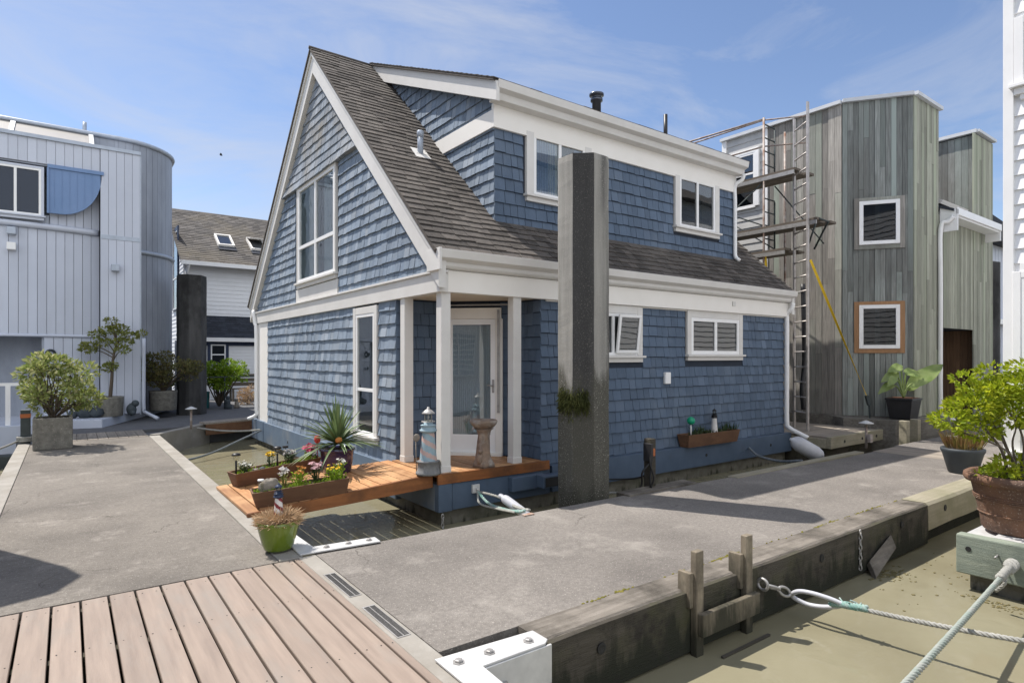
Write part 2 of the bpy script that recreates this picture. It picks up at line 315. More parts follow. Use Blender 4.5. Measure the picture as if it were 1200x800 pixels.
        if parent is not None: o.parent = parent
        else: o.location = loc
        if bevel:
            b = o.modifiers.new('bevel', 'BEVEL'); b.width = bevel; b.segments = 2; b.limit_method = 'ANGLE'; b.angle_limit = .6
        return tag(o, label, cat, group, kind)

def tag(o, label=None, cat=None, group=None, kind=None):
    for k, v in (('label', label), ('category', cat), ('group', group), ('kind', kind)):
        if v: o[k] = v
    return o
def thing(name, label, cat, loc, group=None):
    o = bpy.data.objects.new(name, None); COL.objects.link(o); o.location = loc; o.empty_display_size = .2
    return tag(o, label, cat, group)
def structure(mb, name, m, loc=(0, 0, 0), bevel=0, kind='structure'): return mb.build(name, m, None, loc, bevel, kind=kind)
def frame(O, U, N, W=(0, 0, 1)): return (V(O), V(U).normalized(), V(W).normalized(), V(N).normalized())
def path(pts, n=8):                              # smooth (Catmull-Rom) path
    P = [V(p) for p in pts]; P = [P[0] * 2 - P[1]] + P + [P[-1] * 2 - P[-2]]; out = []
    for i in range(1, len(P) - 2):
        a, b, c, d = P[i - 1:i + 3]
        for k in range(n):
            t = k / n
            out.append(.5 * ((2 * b) + (c - a) * t + (2 * a - 5 * b + 4 * c - d) * t * t + (3 * b - a - 3 * c + d) * t ** 3))
    return out + [P[-2]]
def sag(p, q, s, n=24):
    p, q = V(p), V(q); return [p.lerp(q, i / n) - V((0, 0, s * 4 * (i / n) * (1 - i / n))) for i in range(n + 1)]
def strands(mb, pts, r, pitch=.09, k=3):         # laid rope: k twisted strands round the path
    pts = [V(p) for p in pts]; dense = []; step = pitch / 7
    for a, b in zip(pts, pts[1:]):
        n = max(1, int((b - a).length / step)); dense += [a.lerp(b, i / n) for i in range(n)]
    dense.append(pts[-1])
    t0 = (dense[1] - dense[0]).normalized(); nx = t0.cross(V((0, 0, 1)) if abs(t0.z) < .9 else V((1, 0, 0))).normalized()
    lines = [[] for _ in range(k)]; dist = 0
    for i, p in enumerate(dense):
        t = (dense[min(i + 1, len(dense) - 1)] - dense[max(i - 1, 0)]).normalized()
        nx = (nx - t * nx.dot(t)).normalized(); ny = t.cross(nx)
        if i: dist += (p - dense[i - 1]).length
        for j in range(k):
            an = 2 * math.pi * (dist / pitch + j / k); lines[j].append(p + (nx * math.cos(an) + ny * math.sin(an)) * r * .58)
    for l in lines: mb.tube(l, r * .5, 6)
    return mb

# ------------------------------------------------------------------ claddings
def shingles(mb, fr, v0, v1, span, exp=.165, wid=(.1, .2), thick=.018, jit=.006, flare=None, lap=1.12):
    """courses of single wedge shingles on plane fr; span(v) -> list of (u0,u1)"""
    O, U, W, N = fr; n = max(1, round((v1 - v0) / exp)); e = (v1 - v0) / n
    for k in range(n):
        b = v0 + k * e
        for a, c in span(b + e * .5):
            u = a
            while u < c - 1e-4:
                w = rnd.uniform(*wid); u1 = min(u + w, c)
                if c - u1 < .045: u1 = c
                jb = rnd.uniform(-jit, jit); tk = thick * rnd.uniform(.8, 1.15); top = min(b + e * lap, v1 + .004)
                of = flare(b) if flare else 0; of2 = flare(top) if flare else 0
                g = .0035
                P = lambda uu, vv, ww: O + U * uu + W * vv + N * ww
                mb.hexa([P(u + g, b + jb, 0), P(u1 - g, b + jb, 0), P(u1 - g, b + jb, tk + of), P(u + g, b + jb, tk + of),
                         P(u + g, top, 0), P(u1 - g, top, 0), P(u1 - g, top, .003 + of2), P(u + g, top, .003 + of2)])
                u = u1
    return mb
def clap(mb, fr, u0, u1, v0, v1, exp=.135, thick=.016):
    O, U, W, N = fr; n = max(1, round((v1 - v0) / exp)); e = (v1 - v0) / n
    P = lambda u, v, w: O + U * u + W * v + N * w
    for k in range(n):
        b = v0 + k * e; t = b + e
        mb.hexa([P(u0, b, 0), P(u1, b, 0), P(u1, b, thick), P(u0, b, thick), P(u0, t, 0), P(u1, t, 0), P(u1, t, .003), P(u0, t, .003)])
    return mb
def boards(mb, fr, u0, u1, v0, v1, w=.14, gap=.006, thick=.02, jit=.004, top=None, joints=False):
    n = max(1, round((u1 - u0) / w)); e = (u1 - u0) / n
    for k in range(n):
        a = u0 + k * e; t = thick + rnd.uniform(-jit, jit)
        cuts = [v0, v1]
        if joints and v1 - v0 > 3:
            z = v0 + rnd.uniform(.6, 3.4)
            while z < v1 - .5: cuts.insert(-1, z); z += rnd.uniform(1.6, 3.6)
        for ca, cb in zip(cuts, cuts[1:]): mb.fbox(fr, a + gap / 2, a + e - gap / 2, ca + (.003 if ca > v0 else 0), cb, 0, t + (rnd.uniform(-.003, .003) if joints else 0))
    return mb

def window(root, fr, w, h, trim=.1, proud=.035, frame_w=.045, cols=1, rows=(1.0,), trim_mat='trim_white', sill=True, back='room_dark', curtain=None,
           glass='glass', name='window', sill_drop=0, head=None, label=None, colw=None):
    """fr origin = lower-left of the glazed opening; w,h = opening; trim outside it"""
    t = MB()
    hd = trim if head is None else head
    if trim > 0:
        t.fbox(fr, -trim, 0, -.001, h + hd, 0, proud); t.fbox(fr, w, w + trim, -.001, h + hd, 0, proud)
        if hd > 0: t.fbox(fr, 0, w, h, h + hd, 0, proud - .002)
        t.fbox(fr, 0, w, -trim * .35, -.001, 0, proud - .003)
    else: t.fbox(fr, 0, w, h - .004, h, 0, .01)
    win = t.build(name, trim_mat, root, bevel=.003, label=label)
    if sill:
        s = MB(); s.fbox(fr, -trim - .03, w + trim + .03, -.035 - sill_drop, -.002 - sill_drop, .0, proud + .045); s.fbox(fr, -trim, w + trim, -.1 - sill_drop, -.036 - sill_drop, 0, proud + .006)
        s.build('sill', trim_mat, win, bevel=.003)
    f = MB(); fw = frame_w
    f.fbox(fr, 0, fw, 0, h, .004, proud - .006); f.fbox(fr, w - fw, w, 0, h, .004, proud - .006)
    f.fbox(fr, fw, w - fw, 0, fw, .004, proud - .007); f.fbox(fr, fw, w - fw, h - fw, h, .004, proud - .007)
    cw = colw or [1 / cols] * cols; x = 0
    for k in range(len(cw) - 1):
        x += cw[k]; f.fbox(fr, w * x - fw * .55, w * x + fw * .55, fw, h - fw, .004, proud - .009)
    y = 0
    for k in range(len(rows) - 1):
        y += rows[k]; f.fbox(fr, fw, w - fw, h * y - fw * .5, h * y + fw * .5, .004, proud - .011)
    f.build('frame', 'vinyl_white', win, bevel=.002)
    b = MB(); b.fbox(fr, fw * .4, w - fw * .4, fw * .4, h - fw * .4, .001, .004); b.build('glass_backing', back, win)  # flat backing sheet; the dark colour stands in for the unlit room
    if curtain:
        for a, c, m in curtain:
            cb = MB(); O, U, W, N = fr; n = 40; vs = []
            for k in range(n + 1):
                u = w * (a + (c - a) * k / n); ww = .009 + .0035 * math.sin(k * 1.35) + .001 * math.sin(k * .7)
                vs += [O + U * u + W * (fw * .6) + N * ww, O + U * u + W * (h - fw * .6) + N * ww]
            cb.add(vs, [(2 * k, 2 * k + 2, 2 * k + 3, 2 * k + 1) for k in range(n)]); cb.build('curtain', m, win)
    p = MB(); p.fbox(fr, fw * .5, w - fw * .5, fw * .5, h - fw * .5, .016, .019); p.build('pane', glass, win)
    return win

# ------------------------------------------------------------------ the setting: water and docks
m = MATS['soil']
def water_mat():
    m = bpy.data.materials.new('river_water'); m.use_nodes = True
    N = m.node_tree.nodes; L = m.node_tree.links; p = N['Principled BSDF']
    p.inputs['Roughness'].default_value = .04; p.inputs['IOR'].default_value = 1.33; p.inputs['Specular IOR Level'].default_value = .5
    tc = N.new('ShaderNodeTexCoord')
    n1 = N.new('ShaderNodeTexNoise'); n1.inputs['Scale'].default_value = .7; n1.inputs['Detail'].default_value = 5; n1.inputs['Distortion'].default_value = 1.2; L.new(tc.outputs['Object'], n1.inputs['Vector'])
    r = N.new('ShaderNodeValToRGB'); r.color_ramp.elements[0].position = .35; r.color_ramp.elements[1].position = .7
    r.color_ramp.elements[0].color = (.195, .178, .118, 1); r.color_ramp.elements[1].color = (.24, .222, .152, 1)
    L.new(n1.outputs['Fac'], r.inputs[0]); L.new(r.outputs[0], p.inputs['Base Color'])
    n2 = N.new('ShaderNodeTexNoise'); n2.inputs['Scale'].default_value = 3.2; n2.inputs['Detail'].default_value = 5; n2.inputs['Distortion'].default_value = .6; L.new(tc.outputs['Object'], n2.inputs['Vector'])
    b = N.new('ShaderNodeBump'); b.inputs['Strength'].default_value = .16; b.inputs['Distance'].default_value = .05
    L.new(n2.outputs['Fac'], b.inputs['Height']); L.new(b.outputs[0], p.inputs['Normal']); MATS['river_water'] = m
water_mat()
w = MB(); w.add([(-900, -900, WATER_Z), (900, -900, WATER_Z), (900, 900, WATER_Z), (-900, 900, WATER_Z)], [(0, 1, 2, 3)])
structure(w, 'water', 'river_water')

def edge_timber(mb, x0, x1, y0, y1, z0, z1, lump=.012, nx=40, face='y0'):
    """weathered timber with an uneven outline, cross-cut along x"""
    vs = []; rows = []
    for i in range(nx + 1):
        x = x0 + (x1 - x0) * i / nx; q = lambda s: lump * mnoise.noise(V((x * 1.7, s, 3)))
        rows.append([(x, y0 + q(1), z0 + q(2)), (x, y1, z0), (x, y1, z1 + q(3) * .3), (x, y0 + .03 + q(4), z1 + q(5)), (x, y0 + q(6) * .8, z1 - .025 + q(7))])
    for r in rows: vs += r
    n = 5; fs = [(i * n + k, i * n + (k + 1) % n, (i + 1) * n + (k + 1) % n, (i + 1) * n + k) for i in range(nx) for k in range(n)]
    fs += [tuple(reversed(range(n))), tuple(range(nx * n, nx * n + n))]
    mb.add(vs, [tuple(reversed(f)) for f in fs])

# the float dock that runs along the house (long axis X)
d = MB(); d.slab([(1.575, 2.79), (10.66, 2.79), (10.66, 4.47), (8.95, 4.47), (8.9, 4.5), (5.05, 4.71), (1.575, 4.76)], -.5, 0)
dock = structure(d, 'concrete_dock', 'concrete')
d = MB(); d.slab([(11.6, 1.2), (30, 1.2), (30, 4.55), (11.6, 4.55)], -.5, -.002)
structure(d, 'concrete_dock', 'concrete')
t = MB(); edge_timber(t, 2.09, 7.28, 2.545, 2.785, -.05, .006, .007, 60); tb = t.build('timber_edge', ['timber_old'], dock)
t = MB(); t.box(2.09, 7.27, 2.535, 2.548, -.3, -.03)
b_ = MB()
for i in range(60):
    x = 2.1 + i * .0862; x1 = x + .0862
    q = lambda xx, s: .006 * mnoise.noise(V((xx * 2.1, s, 9)))
    b_.hexa([(x, 2.528 + q(x, 1), -.4), (x1, 2.528 + q(x1, 1), -.4), (x1, 2.56, -.4), (x, 2.56, -.4), (x, 2.529 + q(x, 1), -.006 + q(x, 4)), (x1, 2.529 + q(x1, 1), -.006 + q(x1, 4)), (x1, 2.56, -.004), (x, 2.56, -.004)])
b_.build('timber_face', 'timber_face', dock)
t = MB(); edge_timber(t, 7.29, 11.5, 2.53, 2.785, -.27, .012, .006, 30); t.build('timber_edge', 'timber_new', dock)
t = MB(); t.box(7.3, 12, 2.6, 2.78, -.6, -.275); t.box(1.6, 7.3, 2.6, 2.78, -.8, -.3); t.build('float_tank', 'timber_face', dock)
for x, z in ((2.5, -.14), (5.05, -.12), (6.62, -.1), (7.75, -.1)):
    h = MB(); h.lathe([(.0, 0), (.034, 0), (.034, .006), (.022, .008), (0, .004)], (x, 2.524 if x < 7.2 else 2.529, z), 12, False, axis=(0, -1, 0)); h.build('bolt_hole', 'rubber', dock)
mo = MB()                                        # moss crumbs in the joint between timber and concrete
for i in range(420):
    x = rnd.uniform(2.6, 7.2); c = mnoise.noise(V((x * 1.3, 0, 0)))
    if c < .05 and rnd.random() < .85: continue
    mo.ball((x, 2.79 + rnd.gauss(0, .008), .004), rnd.uniform(.004, .011), 5, (1.4, 1, .8))
mo.build('moss_growth', 'moss_yellow', dock, kind='stuff')
t = MB()                                         # pale slats let into the dock further on
for k in range(9):
    t.box(10.68 + k * .101, 10.68 + k * .101 + .092, 2.79, 4.5, -.06, .0)
structure(t, 'plank_walkway', 'plank_pale')
t = MB(); t.box(10.66, 11.6, 2.6, 4.47, -.4, -.065); structure(t, 'dock_frame', 'timber_face')
pl = MB(); pl.box(6.9, 10.4, 4.515, 4.66, -.05, .012); pl.build('edge_plank', 'timber_new', dock, bevel=.004)
pl = MB(); pl.box(5.02, 6.2, 4.62, 4.83, -.12, .02); pl.build('edge_plank', 'timber_old', dock, bevel=.004)

# walkway that runs away from the camera on the left
d = MB(); d.slab([(-.52, 4.735), (1.29, 4.735), (1.29, 13.75), (-.52, 13.75)], -.5, 0)
walk = structure(d, 'concrete_walkway', 'concrete_warm')
k = MB(); k.box(1.296, 1.475, 4.735, 13.75, -.5, .006); k.box(-.7, -.526, 4.735, 13.75, -.5, .006)
k.slab([(1.296, 13.76), (1.475, 13.76), (2.64, 15.3), (2.46, 15.42)], -.5, .03)
k.build('kerb', 'concrete_kerb', walk, bevel=.008)
t = MB()
for kx in range(11): t.box(-.5 + kx * .163, -.5 + kx * .163 + .155, 13.77, 15.0, -.05, .004)
structure(t, 'plank_walkway', 'plank_pale')
d = MB(); d.slab([(-.7, 13.78), (1.3, 13.78), (2.45, 15.3), (3.7, 15.72), (9, 18.5), (14, 19), (14, 60), (-20, 60), (-20, 24), (.2, 15.05), (-.7, 15.05)], -.6, -.06)
d.slab([(-.68, 15.02), (1.9, 15.02), (2.45, 15.42), (3.7, 15.76), (9, 18.54), (14, 19.04), (14, 60), (-20, 60), (-20, 24.1), (.2, 15.1)], -.055, .001)
structure(d, 'asphalt_path', 'asphalt')

# near deck of composite boards on which the camera stands
t = MB()
for i in range(-13, 14):
    x = 1.392 - .147 * (14 - i) + .147
    if x < -2.2: continue
    z = rnd.uniform(-.0015, .0015)
    pr_ = [(x + .0065, 0, -.026 + z), (x + .1405, 0, -.026 + z), (x + .1405, 0, -.004 + z), (x + .1375, 0, z), (x + .0095, 0, z), (x + .0065, 0, -.004 + z)]
    t.prism([(a, -4.0, c) for a, b, c in pr_], (0, 8.715 + rnd.uniform(-.004, .003), 0))
deck = structure(t, 'boardwalk', 'composite')
s_ = MB()
for y in (-3.5, -2.5, -1.5, -.6, .3, 1.2, 2.1, 3.0, 3.9, 4.6): s_.box(-2.2, 1.4, y, y + .06, -.2, -.028)
s_.box(-2.25, 1.42, -4, 4.68, -.55, -.2); s_.build('joist', 'timber_face', deck)
sc_ = MB()
for i in range(1, 14):
    x = 1.392 - .147 * (14 - i) + .147
    for y in (1.23, 2.13, 3.03, 3.93, 4.63):
        for q in (.03, .117): sc_.lathe([(.0042, 0), (.0038, .0006), (0, .0006)], (x + q + rnd.uniform(-.006, .006), y + rnd.uniform(-.008, .008), .0012), 8, False)
sc_.build('screw', 'rubber', deck, kind='stuff')
e = MB(); e.box(1.401, 1.436, -4, 4.72, -.3, -.006); e.build('edge_board', 'timber_old', deck, bevel=.003)

# concrete hinge strip between the deck and the dock
st = MB(); st.box(1.44, 1.568, 2.3, 4.73, -.4, .004); strip = structure(st, 'dock_hinge_strip', 'concrete_kerb', bevel=.006)
st = MB(); st.box(1.44, 1.568, -4, 2.2, -.4, -.012); structure(st, 'dock_edge', 'concrete_kerb')
for y0, y1 in ((3.75, 4.25), (3.05, 3.555)):
    g = MB(); n = 34
    g.box(1.463, 1.545, y0, y1, .0045, .0075)
    gg = g.build('grate', 'steel', strip)
    s2 = MB()
    for i in range(n):
        yy = y0 + .012 + i * (y1 - y0 - .024) / n
        for xx in (1.47, 1.508): s2.box(xx, xx + .032, yy, yy + .0085, .0076, .0088)
    s2.build('slot', 'rubber', gg)

def bolt(mb, x, y, z, r=.018):
    mb.lathe([(r * 1.6, 0), (r * 1.6, .004), (r, .0042), (r, .014), (r * .8, .017), (0, .017)], (x, y, z), 6, False)
# galvanised corner plates
root = thing('corner_plate', 'long flat galvanised steel corner plate beside the green pot', 'steel plate', (1.6, 4.9, 0), 'galvanised plates at the dock corners')
p = MB(); p.prism([(1.455, 4.75, .009), (2.1, 4.7, .009), (2.11, 4.84, .009), (1.6, 4.885, .009), (1.585, 5.45, .009), (1.46, 5.45, .009)], (0, 0, .012)); p.build('plate', 'galv', root, bevel=.003)
p = MB(); p.box(1.6, 2.09, 4.845, 4.853, -.1, .008); p.build('flange', 'galv', root)
for x, y in ((1.68, 4.8), (1.86, 4.79), (2.03, 4.775), (1.52, 5.25)):
    b = MB(); bolt(b, x, y, .021); b.build('bolt', 'steel', root)
root = thing('corner_plate', 'thick folded galvanised steel corner plate at the edge of the water', 'steel plate', (1.7, 2.5, 0), 'galvanised plates at the dock corners')
p = MB(); p.prism([(1.5, 2.13, .009), (1.64, 2.13, .009), (1.66, 2.5, .009), (2.06, 2.5, .009), (2.1, 2.53, .009), (2.1, 2.66, .009), (1.5, 2.7, .009)], (0, 0, .013)); p.build('plate', 'galv', root, bevel=.003)
p = MB(); p.box(1.664, 2.1, 2.492, 2.506, -.2, .008); p.box(1.626, 1.642, 2.13, 2.49, -.2, .008); p.build('flange', 'galv', root, bevel=.003)
for x, y in ((1.58, 2.6), (1.76, 2.59), (2.0, 2.57), (1.58, 2.3)):
    b = MB(); bolt(b, x, y, .022, .02); b.build('bolt', 'steel', root)
b = MB(); b.lathe([(.034, 0), (.034, .01), (.02, .012), (.02, .03), (0, .03)], (1.78, 2.49, -.12), 6, False, axis=(0, -1, 0)); b.build('bolt', 'steel', root)

# ------------------------------------------------------------------ the blue shingled floating house
X0, X1, Y0, Y1 = 3.5, 10.95, 6.2, 14.6
RZ, RY = 6.84, 10.42                              # ridge
EY, EZ = 6.05, 2.77                               # front eave
SL = (RZ - EZ) / (RY - EY)
EYB = 2 * RY - EY
rz = lambda y: RZ - SL * abs(y - RY)
H = thing('floating_house', 'blue shingled floating house with steep gable and white trim', 'house', (7.2, 10.4, WATER_Z))
# float
f = MB(); f.box(X0 + .02, X1 + .02, Y0 - .02, Y1 + .1, -1.0, -.04); f.box(X0 + .1, X1 - .05, Y0 + .1, Y1, -.04, .11); f.build('concrete_float', 'float_concrete', H)
b = MB(); b.box(5.12, X1 + .06, Y0 - .13, Y0 - .03, -.22, .125); b.box(X0 + .12, 5.1, Y0 - .105, Y0 - .025, -.235, .075); b.box(X0 - .07, X0 + .11, Y0 - .12, Y0 - .022, -.24, .08)
b.box(5.12, X1, Y0 - .03, Y0 + .1, .05, .124)
b.build('bumper_board', 'blue_paint', H, bevel=.006)
b = MB(); b.box(X0 - .07, X0 + .015, Y0 - .02, 7.2, -.24, .075); b.box(X0 - .06, X0 + .015, 7.21, Y1 + .15, -.3, .13); b.box(X0 - .07, X0 + .02, Y1 - .8, Y1 + .17, -.3, .14); b.build('bumper_board', 'blue_float', H, bevel=.006)
b = MB(); b.box(4.42, 4.93, Y0 - .2, Y0 - .108, -.12, .06); b.build('fender_block', 'blue_paint', H, bevel=.01)
b = MB(); b.box(4.80, 5.24, Y0 - .34, Y0 - .2, -.1, .055); b.build('fender_block', 'blue_paint', H, bevel=.01)
b = MB(); b.box(4.83, 5.2, Y0 - .346, Y0 - .342, -.085, .03); b.build('hollow_end', 'rubber', H)
for x in (5.35, 7.1, 8.4, 10.3):
    h = MB(); h.lathe([(0, 0), (.026, 0), (.026, .005), (0, .003)], (x, Y0 - .13, -.05), 10, False, axis=(0, -1, 0)); h.build('bolt_hole', 'rubber', H)
for y in (8.2, 8.6, 9.9, 10.4, 12):
    h = MB(); h.lathe([(0, 0), (.026, 0), (.026, .005), (0, .003)], (X0 - .06, y, -.1 + .05 * (y % 2)), 10, False, axis=(-1, 0, 0)); h.build('bolt_hole', 'rubber', H)
# wall core (lined behind the shingles)
c = MB(); c.slab([(X0, 7.32), (4.25, 7.32), (5.03, 6.54), (5.03, Y0), (X1, Y0), (X1, Y1), (X0, Y1)], .1, 2.6)
c.prism([(X0, Y0 + .1, 2.55), (X0, EYB - .25, 2.55), (X0, RY, RZ - .2)], (X1 - X0, 0, 0)); c.build('wall', 'wall_dark', H)
G = frame((X0, 0, 0), (0, 1, 0), (-1, 0, 0)); S = frame((0, Y0, 0), (1, 0, 0), (0, -1, 0))
def cut(spans, holes, v):
    out = list(spans)
    for a, b, lo, hi in holes:
        if lo < v < hi:
            nx = []
            for p, q in out:
                if b <= p or a >= q: nx.append((p, q))
                else:
                    if a > p: nx.append((p, a))
                    if b < q: nx.append((b, q))
            out = nx
    return out
hol_g = [(7.87, 8.74, .3, 2.4), (9.4, 11.65, 2.4, 4.75)]
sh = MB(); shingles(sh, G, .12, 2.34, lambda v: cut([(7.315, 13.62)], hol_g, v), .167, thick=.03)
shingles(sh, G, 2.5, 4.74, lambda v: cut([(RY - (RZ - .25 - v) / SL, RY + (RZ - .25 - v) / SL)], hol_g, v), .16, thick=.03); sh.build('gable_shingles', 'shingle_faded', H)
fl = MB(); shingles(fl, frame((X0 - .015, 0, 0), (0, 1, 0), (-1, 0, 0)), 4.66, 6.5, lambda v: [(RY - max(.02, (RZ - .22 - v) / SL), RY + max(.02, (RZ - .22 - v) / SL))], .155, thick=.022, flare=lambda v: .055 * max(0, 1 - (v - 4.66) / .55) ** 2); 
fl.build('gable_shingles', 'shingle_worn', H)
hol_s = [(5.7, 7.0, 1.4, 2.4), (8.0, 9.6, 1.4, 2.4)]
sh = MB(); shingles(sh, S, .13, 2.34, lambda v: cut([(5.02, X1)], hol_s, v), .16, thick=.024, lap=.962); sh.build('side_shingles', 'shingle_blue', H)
sh = MB(); shingles(sh, frame((0, 7.32, 0), (1, 0, 0), (0, -1, 0)), .2, 2.3, lambda v: [(X0 - .015, 4.3)], .167, thick=.02, lap=.962)
sh.build('porch_shingles', 'shingle_blue', H); sh = MB(); shingles(sh, frame((5.03, 0, 0), (0, 1, 0), (-1, 0, 0)), .2, 2.3, lambda v: [(Y0 - .012, 6.56)], .167, thick=.02, lap=.962)
DG = frame((4.25, 7.32, 0), (1, -1, 0), (-1, -1, 0)); shingles(sh, DG, .2, 2.3, lambda v: [(.76, 1.1)], .167, thick=.02, lap=.962); sh.build('porch_shingles', 'shingle_blue', H)
# belt board, frieze, soffit
t = MB(); t.box(X0 - .05, X0 + .07, Y0 - .1, Y1 + .05, 2.30, 2.525); t.box(X0 - .075, X0 + .06, Y0 - .13, Y1 + .06, 2.526, 2.555)
t.build('belt_board', 'trim_white', H, bevel=.004)
t = MB(); t.box(X0 + .07, X1 + .04, Y0 - .085, Y0 + .02, 2.305, 2.56); t.box(5.1, X1 + .03, Y0 - .035, Y0 + .02, 2.285, 2.304); t.build('frieze_board', 'trim_cream', H, bevel=.004)
t = MB(); t.slab([(X0 + .07, Y0 + .02), (5.0, Y0 + .02), (5.0, 6.53), (4.24, 7.3), (X0 + .07, 7.3)], 2.315, 2.33); t.build('porch_ceiling', 'soffit', H)
t = MB(); t.box(X0 - .02, X0 + .02, 13.62, 14.42, .13, 2.3); t.build('corner_board', 'trim_cream', H, bevel=.004)
# rake boards
def rake(y_in, z_off, x0, x1, sgn, wid, name, m):
    ya = RY; yb = EY - .02 if sgn < 0 else EYB + .02
    r = MB(); z = lambda y: RZ + z_off - SL * abs(y - RY)
    r.prism([(x0, ya, z(ya)), (x0, yb, z(yb)), (x0, yb, z(yb) - wid), (x0, ya, z(ya) - wid)][::(1 if sgn > 0 else -1)], (x1 - x0, 0, 0)); r.build(name, m, H, bevel=.003)
for sg in (-1, 1):
    rake(0, -.035, X0 - .1, X0 + .0, sg, .375, 'rake_board', 'trim_white')
    rake(0, -.012, X0 - .125, X0 - .101, sg, .1, 'rake_trim', 'trim_white')
    rake(0, -.035, X1 + .02, X1 + .1, sg, .375, 'rake_board', 'trim_white')
# main roof : deck + separate tabs
RX0, RX1 = X0 - .15, X1 + .12
rf = MB()
for sg in (-1, 1):
    ye = EY - .015 if sg < 0 else EYB + .07
    ze = rz(ye)
    rf.prism([(RX0, RY, RZ - .03), (RX0, ye, ze - .03), (RX0, ye, ze + .012), (RX0, RY, RZ + .012)][::(1 if sg > 0 else -1)], (RX1 - RX0, 0, 0))
rf.build('roof_deck', 'roof_shingle', H)
slope = V((0, RY - EY, RZ - EZ)).normalized(); nrm = V((0, -slope.z, slope.y)); Ls = (RY - EY + .02) / slope.y
RF = (V((0, EY - .02, rz(EY - .02) + .012)), V((1, 0, 0)), slope, nrm)
DX0, DX1, DY = 4.63, 10.08, 6.69                   # dormer
DEZ, DEY = 5.14, 6.46
vtop = lambda y: (y - EY + .07) / slope.y
def roof_span(v):
    y = EY - .02 + v * slope.y
    return [(RX0, DX0 - .0), (DX1, RX1)] if y > DY - .02 else [(RX0, RX1)]
rs = MB(); shingles(rs, RF, 0, Ls, roof_span, .125, (.14, .3), .02, .016, lap=1.2)
rs.build('roof_shingles', 'roof_shingle', H)
t = MB(); t.tube([(RX0 - .01, RY, RZ + .015), (DX0 - .1, RY, RZ + .015)], .03, 8); t.build('ridge_cap', 'roof_shingle', H)
# front gutter and fascia
t = MB(); t.prism([(0, Y0 - .085, 2.556), (0, EY - .02, 2.60), (0, EY - .02, 2.64), (0, Y0 - .085, 2.64)], (X1 + .1 - X0, 0, 0))
g = MB(); prof = [(0, Y0 - .083, 2.562), (0, EY + .02, 2.575), (0, EY + .0, 2.60), (0, EY - .0, 2.64), (0, EY - .075, 2.68), (0, EY - .095, 2.775), (0, EY - .07, 2.775), (0, Y0 - .083, 2.74)]
g.prism([(X0 - .11, b, c) for a, b, c in prof], (X1 + .2 - X0, 0, 0)); g.build('gutter', 'trim_white', H, bevel=.004)
g = MB(); g.box(X0 - .13, X0 - .1, EY - .1, Y0 + .06, 2.535, 2.785); g.build('gutter_end', 'trim_white', H, bevel=.004)
# porch posts
for x, y in ((3.56, 6.2), (3.535, 7.1), (4.6, 6.2)):
    p = MB(); p.box(x - .062, x + .062, y - .062, y + .062, .2, 2.31); p.box(x - .068, x + .068, y - .068, y + .068, .2, .28); p.build('porch_post', 'trim_white', H, bevel=.005)
# porch deck
p = MB(); U = V((0, 1, 0))
n = 18
for k in range(n):
    x = 3.42 + k * .093
    y1 = 7.3 if x < 4.18 else max(6.2, 11.55 - x - .093)
    if x > 5.0: break
    p.box(x, x + .084, 6.11, y1, .165, .2 + rnd.uniform(-.001, .001))
p.build('porch_deck', 'cedar_deck', H, bevel=.003)
p = MB(); p.box(3.42, 5.08, 6.075, 6.108, .082, .2); p.build('deck_fascia', 'cedar_fascia', H, bevel=.003)
# front door, set on the diagonal
DD = frame((4.25 + .02, 7.3 - .02, .24), (1, -1, 0), (-1, -1, 0))
dr = MB(); dr.fbox(DD, .0, .74, 1.83, 1.98, 0, .05); dr.fbox(DD, .66, .76, 0, 1.83, 0, .05); dr.fbox(DD, -.02, .02, 0, 1.83, 0, .045); dr.fbox(DD, 0, .76, -.04, 0, 0, .09)
dr.build('door_frame', 'trim_cream', H, bevel=.003)
dl = MB(); dl.fbox(DD, .02, .655, .0, .245, 0, .03); dl.fbox(DD, .02, .655, 1.75, 1.828, 0, .03); dl.fbox(DD, .02, .06, .245, 1.75, 0, .03); dl.fbox(DD, .59, .655, .245, 1.75, 0, .03)
door = dl.build('front_door', 'vinyl_white', H, bevel=.003)
gl = MB(); gl.fbox(DD, .055, .595, .24, 1.755, .02, .024); gl.build('door_glass', 'glass', door)
gl = MB(); gl.fbox(DD, .055, .595, .24, 1.755, .0, .003); gl.build('glass_backing', 'room_dark', door)  # dark sheet painted as the unlit interior behind the door glass
cb = MB(); O, U, W, N_ = DD; n = 60
vs = []
for k in range(n + 1):
    u = .06 + .53 * k / n; ww = .009 + .004 * math.sin(k * 1.9); vs += [O + U * u + W * .25 + N_ * ww, O + U * u + W * 1.74 + N_ * ww]
cb.add(vs, [(2 * k, 2 * k + 2, 2 * k + 3, 2 * k + 1) for k in range(n)]); cb.build('sheer_curtain', 'curtain', door)
hd = MB(); hd.fbox(DD, .612, .642, .82, 1.0, .03, .04); hd.tube([O + U * .627 + W * .92 + N_ * .04, O + U * .627 + W * .92 + N_ * .075, O + U * .55 + W * .92 + N_ * .075], .009, 8); hd.build('door_handle', 'steel', door)
cr = MB(); cr.fbox(DD, .69, .72, .55, 1.95, .06, .085); cr.fbox(DD, -.02, .86, 2.01, 2.03, .02, .05); cr.build('screen_track', 'steel', H)
